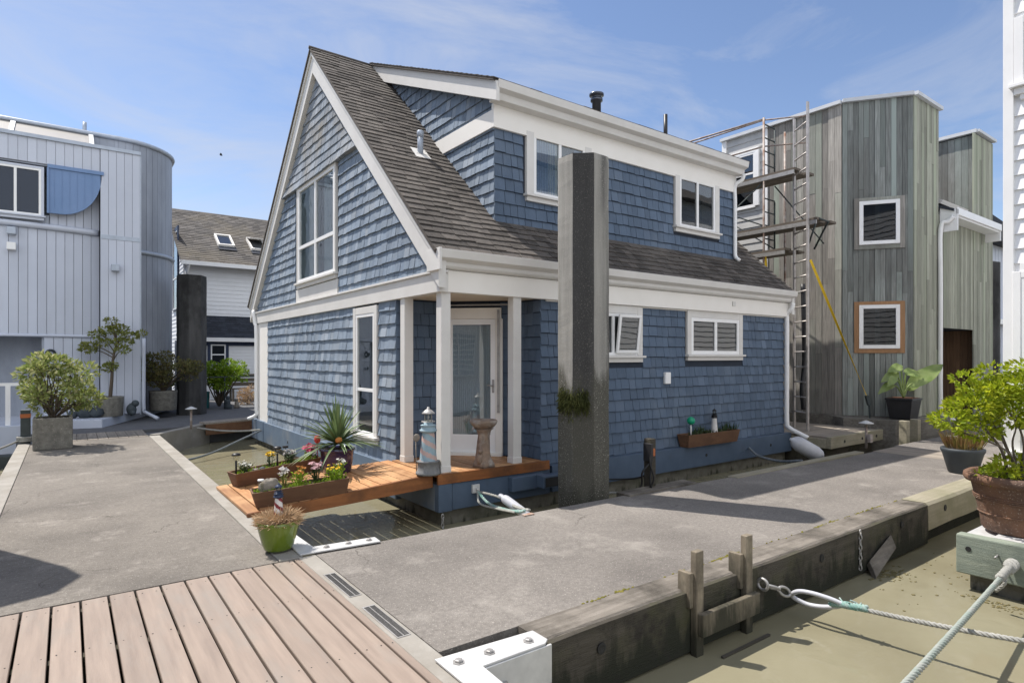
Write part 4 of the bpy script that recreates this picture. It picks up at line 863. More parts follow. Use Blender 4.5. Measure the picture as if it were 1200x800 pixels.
# tower: flat face running into a rounded corner
ty = 17.0 * Q; tr = 1.25 * Q; tcx, tcy = 2.37 - tr, ty + tr
tp = [(-9, ty), (tcx, ty)] + [(tcx + tr * math.sin(a), tcy - tr * math.cos(a)) for a in [math.pi / 2 * i / 11 for i in range(1, 12)]] + [(2.37, 26)]
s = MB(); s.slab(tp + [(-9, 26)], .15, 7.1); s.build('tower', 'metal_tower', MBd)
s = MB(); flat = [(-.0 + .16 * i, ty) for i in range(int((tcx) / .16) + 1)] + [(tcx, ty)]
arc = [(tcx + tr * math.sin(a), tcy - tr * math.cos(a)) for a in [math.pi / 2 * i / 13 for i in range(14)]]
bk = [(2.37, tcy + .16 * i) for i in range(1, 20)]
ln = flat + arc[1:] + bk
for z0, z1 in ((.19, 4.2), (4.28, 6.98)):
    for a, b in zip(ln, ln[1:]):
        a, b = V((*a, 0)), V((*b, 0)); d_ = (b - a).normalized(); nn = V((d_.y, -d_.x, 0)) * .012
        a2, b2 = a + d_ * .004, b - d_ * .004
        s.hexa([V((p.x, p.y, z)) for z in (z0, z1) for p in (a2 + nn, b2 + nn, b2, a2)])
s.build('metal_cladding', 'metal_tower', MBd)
s = MB()
for z in (4.24, 7.03):
    s.tube([(-9, ty - .03, z)] + [(x + .0, y - .03, z) for x, y in flat[1:]] + [(x + .03 * math.sin(i * math.pi / 26), y - .03 * math.cos(i * math.pi / 26), z) for i, (x, y) in enumerate(arc)] + [(2.4, 25, z)], .055, 8)
s.build('trim_strip', 'metal_trim', MBd)
s = MB(); g0, g1 = V((0, YB + .15, 6.52)), V((0, ty - .06, 6.97))
for a, b in ((-9, -3.6), (-3.5, -2.3), (-2.2, -1.05), (-.95, .42)):
    s.hexa([(a, g0.y, g0.z), (b, g0.y, g0.z), (b, g0.y + .02, g0.z - .02), (a, g0.y + .02, g0.z - .02), (a, g1.y, g1.z), (b, g1.y, g1.z), (b, g1.y + .02, g1.z - .02), (a, g1.y + .02, g1.z - .02)])
s.build('glazing', 'frosted', MBd)
s = MB()
for x in (-3.55, -2.25, -1.0, .47): s.beam((x, g0.y - .02, g0.z), (x, g1.y - .02, g1.z), .09, .05)
s.build('mullion', 'vinyl_white', MBd)
s = MB(); s.tube([(.35, ty + .2, 7.0), (.35, ty + .2, 7.35)], .05, 6); s.build('vent_pipe', 'metal_trim', MBd)
f = MB(); f.slab([(-9, 15.5), (-.35, 15.5), (-.3, 16.2), (.62, 15.98), (2.42, 20.23), (2.7, 26), (-9, 26)], -.7, .185); f.build('float_base', 'metal_siding', MBd, bevel=.01)
downpipe([(1.5, YB - .06, 2.0), (1.5, YB - .06, 1.0), (1.5, YB - .06, .3), (1.55, YB - .15, .2), (1.75, YB - .5, .08)], .04, MBd, 'metal_siding')
downpipe([(2.43, 18.95, 2.0), (2.43, 18.95, 1.0), (2.43, 18.9, .35), (2.5, 18.8, .25), (2.7, 18.7, .15)], .04, MBd, 'metal_siding')
hb = MB()
for k in range(4): hb.tube([V((-.3, bulge(-.3) - .03, 1.62)) + V((.09 * math.cos(a), 0, .09 * math.sin(a))) * (.7 + .12 * k) for a in [2 * math.pi * i / 14 for i in range(15)]], .014, 5)
hb.build('wall_ornament', 'stone_dark', MBd); hb = MB(); hb.ball((-.3, bulge(-.3) - .04, 1.2), .05, 8, (1, .4, 1)); hb.build('wall_ornament', 'stone_dark', MBd)

# ------------------------------------------------------------------ white clapboard house far behind, with slate wing
BH = thing('clapboard_house', 'distant white clapboard house with old brown roof and skylights', 'house', (6, 28, 0))
c = MB(); c.box(3.45, 14, 25, 33, 0, 5.1); c.prism([(3.45, 25, 5.1), (3.45, 33, 5.1), (3.45, 29, 7.7)], (10.5, 0, 0)); c.build('wall', 'clap_white', BH)
s = MB(); clap(s, frame((0, 25, 0), (1, 0, 0), (0, -1, 0)), 3.45, 14, .0, 5.0, .15, .02); clap(s, frame((3.45, 0, 0), (0, 1, 0), (-1, 0, 0)), 25, 33, 0, 5.0, .15, .02)
e_ = frame((3.45, 0, 0), (0, 1, 0), (-1, 0, 0)); n = 17
for k in range(n):
    z = 5.0 + k * .15; hw = 4 - (z - 5.1 + .15) / .65
    if hw > .1: clap(s, e_, 29 - hw, 29 + hw, z, z + .15, .15, .02)
s.build('clapboard', 'clap_white', BH)
ra, rb = V((0, 24.5, 5.0)), V((0, 29, 7.8)); sv = (rb - ra).normalized()
r = MB()
for sg in (0, 1):
    P_ = [(3.3, 24.5, 5.0), (3.3, 29, 7.8), (3.3, 29, 7.7), (3.3, 24.5, 4.9)]
    if sg: P_ = [(x, 58 - y, z) for x, y, z in P_]
    r.prism(P_, (10.8, 0, 0))
rfo = r.build('roof', 'roof_old', BH)
r = MB(); shingles(r, (V((0, 24.5, 5.0)), V((1, 0, 0)), sv, V((0, -sv.z, sv.y))), 0, (rb - ra).length, lambda v: [(3.3, 10)], .17, (.2, .4), .02, .012); r.build('roof_shingles', 'roof_old', BH)
SKF = (V((0, 24.5, 5.03)), V((1, 0, 0)), sv, V((0, -sv.z, sv.y)))
for x, v0, v1, open_ in ((4.75, 1.55, 2.6, 0), (5.95, 1.45, 2.55, 1)):
    k = MB(); k.fbox(SKF, x, x + .06, v0, v1, .0, .12); k.fbox(SKF, x + .54, x + .6, v0, v1, .0, .12); k.fbox(SKF, x + .061, x + .539, v0, v0 + .06, .0, .119); k.fbox(SKF, x + .061, x + .539, v1 - .06, v1, .0, .119); kk = k.build('skylight', 'trim_cream', BH)
    k = MB(); k.fbox(SKF, x + .05, x + .55, v0 + .05, v1 - .05, .05, .08); k.build('pane', 'room_dark' if open_ else 'glass_mirror', kk)
    if open_:
        k = MB(); O_, U_, W_, N__ = SKF; tilt = (W_ * .93 - N__ * .36).normalized(); fr2 = (O_ + U_ * x + W_ * (v0 + .45) + N__ * .34, U_, tilt, N__); k.fbox(fr2, 0, .6, 0, .62, 0, .05); k.build('sash', 'trim_white', kk)
    k = MB(); k.fbox(SKF, x - .02, x + .64, v0 - .3, v0, .02, .03); k.build('flashing', 'roof_slate', kk)
g = MB(); g.box(3.3, 14, 24.42, 24.58, 4.88, 5.02); g.build('gutter', 'vinyl_white', BH)
downpipe([(3.55, 24.5, 4.9), (3.52, 24.8, 4.6), (3.52, 24.93, 4.4), (3.52, 24.93, .3)], .05, BH)
w_ = MB(); w_.box(4.0, 8.5, 24.1, 25, 0, 2.3); w_.build('wing_wall', 'clap_white', BH)
s = MB(); clap(s, frame((0, 24.1, 0), (1, 0, 0), (0, -1, 0)), 4.0, 8.5, 0, 2.2, .12, .02); s.build('clapboard', 'clap_white', BH)
r = MB(); r.prism([(3.9, 23.9, 2.24), (3.9, 25.0, 3.1), (3.9, 25, 3.0), (3.9, 23.9, 2.14)], (4.8, 0, 0)); vv = V((0, 1.1, .86)).normalized(); shingles(r, (V((0, 23.9, 2.24)), V((1, 0, 0)), vv, V((0, -vv.z, vv.y))), 0, 1.39, lambda v: [(3.9, 8.7)], .14, (.2, .4), .015); r.build('wing_roof', 'roof_slate', BH)
g = MB(); g.box(3.9, 8.6, 23.82, 23.93, 2.1, 2.24); g.build('gutter', 'vinyl_white', BH); g = MB(); g.box(3.95, 8.6, 24.04, 24.1, 1.96, 2.1); g.build('frieze_board', 'navy_trim', BH)
window(BH, frame((4.18, 24.08, 1.26), (1, 0, 0), (0, -1, 0)), .5, .74, .1, .05, rows=(.5, .5), trim_mat='navy_trim', sill=False, glass='glass_mirror')
window(BH, frame((3.43, 26.2, 3.4), (0, 1, 0), (-1, 0, 0)), 1.2, 3.0, .15, .05, rows=(.4, .6), trim_mat='navy_trim', sill=False, glass='glass')

# far slivers on the right
FB2 = thing('metal_shed', 'distant pale metal shed seen past the grey tower', 'building', (25, 9, 0))
c = MB(); c.box(22, 29, 6.6, 12, -.3, 5.2); boards(c, frame((0, 6.6, 0), (1, 0, 0), (0, -1, 0)), 22, 29, .2, 5.1, .3, .03, .03, 0); c.build('wall', 'metal_siding', FB2)
c = MB(); c.prism([(21.7, 6.2, 5.2), (29.2, 6.2, 5.2), (29.2, 6.2, 5.35), (21.7, 6.2, 6.0)], (0, 6, 0)); c.build('roof', 'roof_slate', FB2)
c = MB(); c.box(22.5, 28, 6.3, 6.59, 2.6, 2.75); c.box(22.5, 22.6, 6.3, 6.4, -.3, 2.6); c.build('porch_beam', 'vinyl_white', FB2)

# ------------------------------------------------------------------ piles
def pile(name, label, x, y, r, top, rot, mats, flip=2):
    p = MB(); n = 8; ring = []
    NZ = 70; zs = [-1.0 + (top + 1.0) * i / NZ for i in range(NZ + 1)]
    for z in zs:
        for k in range(n):
            a = rot + math.pi * 2 * (k + .5) / n
            rr = r * (1 + .022 * mnoise.noise(V((k * 5.1, z * 2.3, x))) + .012 * mnoise.noise(V((k * 3.7, z * 9, y))) - (.03 * rnd.random() if z > top - .02 else 0)); ring.append((x + rr * math.cos(a), y + rr * math.sin(a), z))
    for i in range(NZ):
        for k in range(n):
            p.cur = 1 if (k in flip) else 0
            p.add([ring[i * n + k], ring[i * n + (k + 1) % n], ring[(i + 1) * n + (k + 1) % n], ring[(i + 1) * n + k]], [(0, 1, 2, 3)])
    p.cur = 0; tp_ = ring[NZ * n:]; p.add([(a, b, c + .05 * mnoise.noise(V((a * 9, b * 9, 0)))) for a, b, c in tp_] + [(x, y, top + .05)], [(k, (k + 1) % n, n) for k in range(n)])
    o = p.build(name, mats, None, (x, y, WATER_Z), label=label, cat='pile', bevel=.014)
    bm = bmesh.new(); bm.from_mesh(o.data); bmesh.ops.remove_doubles(bm, verts=bm.verts, dist=.0005); bm.to_mesh(o.data); bm.free(); return o
PX_, PY_, PR = 4.70, 5.03, .305
pile('concrete_pile', 'tall octagonal concrete pile with dark streaks in front of the house', PX_, PY_, PR, 3.76, math.radians(227), ['pile_concrete', 'pile_streak'], (7,))
pile('concrete_pile', 'black stained concrete pile by the walkway in front of the clapboard house', 2.72, 18.35, .37, 3.73, math.radians(230), ['pile_dark', 'pile_dark'], ())
pile('concrete_pile', 'dark pile in the distance beside the white shed', 21.0, 5.7, .17, 4.2, 0, ['pile_dark', 'pile_dark'], ())
pile('concrete_pile', 'stout concrete pile in the water left of the walkway', -1.38, 7.25, .42, 3.9, .3, ['pile_concrete', 'pile_streak'], (1,))
# neighbour across the water on the left; it only shows in the door glass
NH = thing('neighbour_house', 'white clapboard house across the water left of the walkway', 'house', (-6, 2, WATER_Z))
c = MB(); c.box(-9, -3.2, -6, 5.5, -.6, 5.2); c.build('wall', 'clap_white', NH)
s = MB(); clap(s, frame((-3.2, 0, 0), (0, 1, 0), (1, 0, 0)), -6, 5.5, .1, 5.2, .15, .025); s.build('clapboard', 'clap_white', NH)
r = MB(); r.prism([(-9.3, -6, 5.2), (-2.9, -6, 5.2), (-6.1, -6, 7.6)], (0, 11.5, 0)); r.build('roof', 'roof_old', NH)
window(NH, frame((-3.2, 2.0, 1.0), (0, 1, 0), (1, 0, 0)), 1.2, 1.3, .1, .04, cols=2)
c = MB(); c.box(-9.2, -2.4, -6.2, 5.8, -.9, .0); c.build('float_base', 'timber_old', NH)

# ------------------------------------------------------------------ plants
def rv(): 
    while True:
        v = V((rnd.uniform(-1, 1), rnd.uniform(-1, 1), rnd.uniform(-1, 1)))
        if .05 < v.length < 1: return v
def clump_leaves(mb, clumps, size, up=.5, wd=.55, fold=.22):
    for c, r, n in clumps:
        c = V(c); r = V(r)
        for _ in range(n):
            d = rv(); d = d.normalized() * (d.length ** .45)
            p = c + V((d.x * r.x, d.y * r.y, d.z * r.z))
            dr_ = (d + rv() * .8 + V((0, 0, up * .4))).normalized(); nm = (V((0, 0, 1)) * up + rv()).normalized()
            s = size * rnd.uniform(.6, 1.25); mb.leaf(p, dr_, nm, s, s * wd, fold)
    return mb
def branches(mb, base, tips, r0, r1, bend=.12, fork=None):
    for t in tips:
        b = V(base) + V((rnd.uniform(-1, 1), rnd.uniform(-1, 1), 0)) * r0; t = V(t); m1 = b.lerp(t, .4) + V((rnd.uniform(-bend, bend), rnd.uniform(-bend, bend), bend * .8)); m2 = b.lerp(t, .75) + V((rnd.uniform(-bend, bend) * .7, rnd.uniform(-bend, bend) * .7, rnd.uniform(0, bend)))
        P = path([b, m1, m2, t], 5); mb.tube(P, [r0 + (r1 - r0) * i / (len(P) - 1) for i in range(len(P))], 6)
    return mb
def pot(name, label, prof, c, m, soil='soil', soil_z=None, soil_r=None, cat='plant pot', n=28, rings=()):
    root = thing(name, label, cat, c)
    b = MB(); b.lathe(prof, c, n); b.build('body', m, root)
    if rings:
        q = MB(); 
        for z, r, t in rings: q.tube([(c[0] + r * math.cos(2 * math.pi * k / 40), c[1] + r * math.sin(2 * math.pi * k / 40), c[2] + z) for k in range(41)], t, 6)
        q.build('rib_band', m, root)
    q = MB(); q.lathe([(soil_r, soil_z - .02), (soil_r, soil_z), (soil_r * .6, soil_z + .015), (0, soil_z + .02)], c, 20, False); q.build('soil', soil, root)
    return root

# terracotta pot with the lime green azalea on the right-hand float
TC = (6.62, 1.60, .053)
pot('terracotta_pot', 'big weathered terracotta pot on the green timber float edge', [(.0, 0), (.26, 0), (.275, .02), (.285, .1), (.318, .26), (.35, .4), (.355, .41), (.39, .415), (.405, .44), (.4, .475), (.375, .49), (.34, .485), (.335, .44), (.0, .44)], TC, 'terracotta', 'soil', .45, .33, n=48,
    rings=((.15, .297, .008), (.27, .324, .007), (.285, .328, .007), (.3, .331, .007)))
AZ = thing('azalea_shrub', 'lime green small leaved shrub with twisting stems growing in the terracotta pot', 'shrub', (TC[0], TC[1], .5))
base = V((TC[0], TC[1], .5)); cl = []; tips = []
for (dx, dy, dz, r, n) in ((-.36, .3, .62, .2, 330), (-.2, .22, .72, .22, 380), (-.05, .1, .78, .22, 380), (.12, -.02, .8, .24, 360), (-.5, .42, .5, .17, 240), (-.28, .28, .42, .18, 260), (-.1, .02, .55, .2, 300), (.2, .15, .62, .22, 260), (.3, -.15, .68, .22, 260), (.05, -.2, .5, .2, 220), (.3, -.3, .45, .2, 180), (-.42, .36, .86, .1, 70), (-.1, .2, .93, .12, 90), (.1, 0, .96, .12, 90)):
    c = base + V((dx * .88 + .02, dy * .88, dz)); cl.append((c, (r, r * .95, r * .42), n)); tips.append(c)
for (dx, dy, dz, r, n) in ((-.2, .12, .02, .14, 130), (-.02, .02, .1, .18, 190), (.15, -.1, .1, .18, 160), (-.3, .05, .1, .1, 70)):
    c = base + V((dx, dy, dz)); cl.append((c, (r, r, r * .6), n))
lf = MB(); clump_leaves(lf, [(c, r_, int(n * 1.35)) for c, r_, n in cl], .05, .6, .55); lf.build('foliage', 'leaf_lime', AZ)
st = MB(); branches(st, base - V((0, 0, .03)), tips[::2], .011, .003, .1); branches(st, base + V((-.1, .05, 0)), [base + V((-.3, .22, .5))], .016, .006, .05); st.build('branches', 'bark_pale', AZ)
DP = (9.66, 2.95, .0)
pot('bowl_pot', 'dark grey tapered bowl pot on the dock near the terracotta pot', [(.0, 0), (.15, 0), (.165, .015), (.23, .26), (.25, .3), (.25, .33), (.23, .335), (.215, .3), (0, .3)], DP, 'pot_grey', 'soil', .29, .21)
GR = thing('reddish_grass', 'tuft of short green and red grass in the dark bowl pot', 'grass plant', (DP[0], DP[1], .3))
g = MB()
for i in range(330):
    a = rnd.uniform(0, 6.28); r = rnd.uniform(0, .2); p = V((DP[0] + r * math.cos(a), DP[1] + r * math.sin(a), .3)); g.leaf(p, V((math.cos(a) * .35, math.sin(a) * .35, 1)) + rv() * .25, rv(), rnd.uniform(.16, .3), .014, .1)
g.build('blades', 'grass_red', GR)

# elephant ear plant by the grey building
EP = (13.72, 5.2, GZ - .005)
root = thing('square_planter', 'square black plastic pot in front of the grey boards', 'plant pot', EP)
b = MB(); x, y, z = EP; k1, k2 = .19, .24
b.hexa([(x - k1, y - k1, z), (x + k1, y - k1, z), (x + k1, y + k1, z), (x - k1, y + k1, z), (x - k2, y - k2, z + .38), (x + k2, y - k2, z + .38), (x + k2, y + k2, z + .38), (x - k2, y + k2, z + .38)]); b.build('body', 'black_plastic', root, bevel=.01)
b = MB(); b.box(x - k2 - .015, x + k2 + .015, y - k2 - .015, y + k2 + .015, z + .381, z + .42); b.build('rim', 'black_plastic', root, bevel=.008)
b = MB(); b.box(x - k2 + .02, x + k2 - .02, y - k2 + .02, y + k2 - .02, z + .421, z + .426); b.build('soil', 'soil_red', root)
EE = thing('elephant_ear_plant', 'large leaved pale green plant in the square black pot', 'plant', (x, y, z + .42))
rx = V((.8056, -.5925, 0)); st = MB(); lf = MB()
def bigleaf(tip_base, d, L_, Wd, droop):
    d = V(d).normalized(); sd = d.cross(V((-.5, -.62, .6))).normalized(); up = sd.cross(d); n = 9; vs = []
    for i in range(n + 1):
        t = i / n; wdt = Wd * math.sin(math.pi * min(1, t * .93 + .07)) ** .7 * (1 - .25 * t); c = tip_base + d * L_ * (t - .12) - V((0, 0, droop * t * t))
        for j in (-1, -.5, 0, .5, 1): vs.append(c + sd * wdt * .5 * j + up * (.05 * abs(j) * Wd + .012 * math.sin(t * 14 + j * 3)))
    lf.add(vs, [(i * 5 + j, i * 5 + j + 1, i * 5 + j + 6, i * 5 + j + 5) for i in range(n) for j in range(4)], True)
p0 = V((x, y, z + .42))
for dr_, hh, L_, Wd, drp in ((rx * .35, .3, .82, .36, .0), (rx * .3 + V((.1, .1, 0)), .2, .72, .26, -.05), (rx * -.25, .48, .38, .26, .2), (rx * -.42, .26, .34, .22, .22), (rx * -.1, .62, .32, .24, .12), (rx * .1, .52, .36, .24, .1), (rx * -.35 + V((-.1, -.1, 0)), .4, .3, .2, .2)):
    e = p0 + dr_ * .55 + V((0, 0, hh)); P = path([p0, p0.lerp(e, .5) + V((0, 0, .08)), e], 5); st.tube(P, .016, 6)
    bigleaf(e, dr_.normalized() + V((0, 0, .62 if L_ > .6 else .1)), L_, Wd, drp)
lf.build('leaf', 'leaf_big', EE); st.build('stem', 'leaf_big', EE)

# planter with the maple shrub on the walkway
CPc = (-.19, 12.95, .003)
root = thing('concrete_planter', 'square exposed aggregate concrete planter at the edge of the walkway', 'planter', CPc)
b = MB(); x, y, z = CPc; a = .27
for u0, u1, v0, v1 in ((-a, a, -a, -a + .05), (-a, a, a - .05, a), (-a, -a + .05, -a + .051, a - .051), (a - .05, a, -a + .051, a - .051)): b.box(x + u0, x + u1, y + v0, y + v1, z, .53)
b.build('body', 'pot_concrete', root, bevel=.012); b = MB(); b.box(x - .21, x + .21, y - .21, y + .21, .3, .49); b.build('soil', 'soil', root)
MS = thing('maple_shrub', 'round cream tipped leafy shrub growing in the square concrete planter', 'shrub', (x, y, .5))
base = V((x, y, .5)); cl = []; tips = []
for i in range(30):
    a = rnd.uniform(0, 6.28); r = rnd.uniform(.1, .6); h = rnd.uniform(.2, .98)
    r *= 1.0 if h > .3 else .9
    c = base + V((math.cos(a) * r, math.sin(a) * r, h * (1.03 - .22 * (r / .6) ** 2))); k = rnd.uniform(.1, .2); cl.append((c, (k, k, k * .75), int(3600 * k * k))); tips.append(c)
lf = MB(); clump_leaves(lf, cl, .095, .6, .5); lf.build('foliage', 'leaf_maple', MS)
st = MB(); branches(st, base, tips, .014, .004, .06); st.build('branches', 'bark', MS)

def round_pot(label, c, r, h, m='pot_concrete', name='round_pot'):
    return pot(name, label, [(0, 0), (r * .92, 0), (r * .95, .02), (r, h * .9), (r * 1.02, h), (r * .88, h), (r * .86, h * .9), (0, h * .9)], c, m, 'soil', h * .92, r * .86)
B1 = (.80, 16.72, .186)
round_pot('round concrete pot holding the thin tree before the metal wall', B1, .27, .45)
BT = thing('layered_tree', 'thin young tree with flat layered branches against the metal wall', 'tree', (B1[0], B1[1], .6))
base = V((B1[0], B1[1], .58)); st = MB(); tr_ = path([base, base + V((.03, -.02, .45)), base + V((.06, 0, .95)), base + V((.12, .02, 1.3)), base + V((.04, 0, 1.72))], 6)
st.tube(tr_, [.042 - .03 * i / (len(tr_) - 1) for i in range(len(tr_))], 8); st.build('trunk', 'bark', BT)
cl = []; tips = []; ux = V((.8056, -.5925, 0))
for s_, h, r, n in ((-.6, 1.14, .17, 150), (-.42, 1.22, .17, 150), (-.2, 1.3, .15, 130), (.2, 1.3, .2, 170), (.45, 1.45, .2, 170), (.62, 1.5, .12, 70), (-.12, 1.58, .22, 200), (.1, 1.62, .2, 170), (-.05, 1.8, .12, 80), (-.02, .72, .17, 140), (.15, .78, .12, 80), (.35, 1.12, .15, 110), (-.3, 1.48, .17, 110)):
    c = base + ux * s_ + V((rnd.uniform(-.1, .1), rnd.uniform(-.1, .1), h)); cl.append((c, (r, r, r * .38), n)); tips.append((c, h))
lf = MB(); clump_leaves(lf, cl, .075, .9, .5); lf.build('foliage', 'leaf_olive', BT)
st = MB()
for c, h in tips:
    k = min(range(len(tr_)), key=lambda i: abs(tr_[i].z - (base.z + h - .22))); P = path([tr_[k], tr_[k].lerp(c, .5) + V((0, 0, .05)), c], 5); st.tube(P, [.016 - .012 * i / (len(P) - 1) for i in range(len(P))], 5)
st.build('branches', 'bark', BT)
B2 = (1.99, 17.82, .186)
round_pot('round concrete pot at the foot of the round metal tower', B2, .32, .5)
BM_ = thing('bronze_maple', 'bronze green spreading maple in the concrete pot beside the tower', 'shrub', (B2[0], B2[1], .65))
base = V((B2[0], B2[1], .65)); cl = []; tips = []
for i in range(22):
    s_ = rnd.uniform(-.55, .85); c = base + ux * s_ + V((rnd.uniform(-.3, .3), rnd.uniform(-.4, .2), rnd.uniform(.15, .95) * (1 - .25 * abs(s_)))); cl.append((c, (.2, .2, .11), 170)); tips.append(c)
lf = MB(); clump_leaves(lf, cl, .075, .8, .45); lf.build('foliage', 'leaf_bronze', BM_); st = MB(); branches(st, base, tips, .02, .005, .1); st.build('branches', 'bark', BM_)
# dark green plant next to it, partly behind the pile
B3 = (2.75, 19.2, .0)
round_pot('dark round pot half hidden behind the black pile', B3, .24, .55, 'pot_grey')
q = thing('dark_shrub', 'deep green leafy shrub half hidden behind the black pile', 'shrub', (B3[0], B3[1], .55)); lf = MB()
clump_leaves(lf, [((B3[0] + rnd.uniform(-.25, .25), B3[1] + rnd.uniform(-.2, .2), .7 + rnd.uniform(0, .85)), (.2, .2, .16), 120) for _ in range(9)], .09, .6, .5); lf.build('foliage', 'leaf_olive', q)
st = MB(); branches(st, (B3[0], B3[1], .5), [(B3[0] - .1, B3[1], 1.2), (B3[0] + .12, B3[1], 1.3)], .015, .005); st.build('branches', 'bark', q)
# bright shrub near the bench
B4 = (3.75, 20.2, .0)
BS = thing('bright_shrub', 'bright yellow green leafy shrub near the bench by the clapboard house', 'shrub', B4); cl = []; tips = []
for i in range(20):
    s_ = rnd.uniform(-.5, .52); c = V(B4) + ux * s_ + V((rnd.uniform(-.25, .25), rnd.uniform(-.25, .25), rnd.uniform(.65, 1.3))); cl.append((c, (.22, .22, .19), 200)); tips.append(c)
lf = MB(); clump_leaves(lf, cl, .09, .6, .5); lf.build('foliage', 'leaf_bright', BS); st = MB(); branches(st, (B4[0], B4[1], .05), tips, .025, .006, .12); st.build('branches', 'bark', BS)
round_pot('glossy teal pot beside the bright shrub', (3.3, 20.25, .0), .19, .5, 'teal_glaze')
for i, (x, y, r, m, lab) in enumerate(((4.75, 21.0, .32, 'dry_grass', 'straw coloured bushy plant in front of the bench'), (5.5, 21.9, .3, 'leaf_olive', 'olive green low plant at the end of the bench'))):
    q = thing('low_shrub', lab, 'shrub', (x, y, 0)); lf = MB(); clump_leaves(lf, [((x + rnd.uniform(-.2, .2), y + rnd.uniform(-.2, .2), .12 + rnd.uniform(0, r * 1.3)), (.16, .16, .12), 90) for _ in range(9)], .09, .6, .3); lf.build('foliage', m, q)
    st = MB(); branches(st, (x, y, 0), [(x + .1, y, r), (x - .1, y + .05, r)], .012, .004); st.build('branches', 'bark', q)
for i, (x, y, s, lab) in enumerate(((3.86, 19.55, .36, 'slim dark garden figurine in front of the bright shrub'), (4.13, 19.65, .27, 'short stout dark figurine beside the slim one'))):
    b = MB(); b.lathe([(.0, 0), (s * .3, 0), (s * .32, s * .2), (s * .2, s * .5), (s * .24, s * .62), (s * .12, s * .8)], (x, y, .0), 10); b.ball((x, y, s * .92), s * .17, 10); b.build('figurine', 'stone_pale' if i else 'stone_dark', None, (x, y, 0), label=lab, cat='figurine')
BE = thing('bench', 'weathered wooden slat bench before the clapboard house', 'bench', (5.2, 22.9, 0))
b = MB()
for k in range(4): b.box(4.6, 5.95, 22.62 + k * .11, 22.71 + k * .11, .42, .45)
b.build('seat', 'bench_wood', BE); b = MB()
for k in range(3): b.box(4.6, 5.95, 23.1, 23.13, .52 + k * .15, .64 + k * .15)
b.build('backrest', 'bench_wood', BE)
for x in (4.62, 5.87):
    for y in (22.64, 23.05): b = MB(); b.box(x, x + .06, y, y + .06, 0, .42 if y < 23 else .95); b.build('leg', 'bench_wood', BE)
RL = thing('metal_railing', 'thin dark metal railing in front of the bright shrub', 'railing', (4.3, 19.6, 0))
ra, rb = V((3.35, 19.5, 0)), V((4.85, 20.1, 0)); b = MB(); b.tube([ra + V((0, 0, .95)), rb + V((0, 0, .95))], .022, 6); b.build('rail', 'scaffold_dark', RL)
for t_ in (.3, .98): b = MB(); q = ra.lerp(rb, t_); b.tube([q, q + V((0, 0, .94))], .022, 6); b.build('post', 'scaffold_dark', RL)
# stone figures by the tree
for x, y, s, lab in ((.33, 16.55, 1, 'dark seated garden statue left of the thin tree'), (1.22, 16.7, .6, 'small crouching animal figure right of the thin tree')):
    b = MB()
    if s == 1: b.ball((x, y, .33), .17, 12, (1.1, .9, .9), .25); b.ball((x - .05, y, .53), .11, 12, (1, .9, 1.2), .2); b.ball((x - .06, y, .7), .075, 10, (1, 1, 1.15)); b.ball((x + .2, y - .05, .3), .13, 10, (1.1, 1, .9), .3); b.ball((x - .22, y + .02, .28), .1, 10)
    else: b.ball((x, y, .32), .13, 12, (.8, .9, 1.1), .2); b.ball((x + .07, y - .04, .46), .08, 10); b.ball((x + .02, y - .08, .25), .06, 8)
    b.build('garden_statue', 'stone_dark', None, (x, y, .186), label=lab, cat='statue')

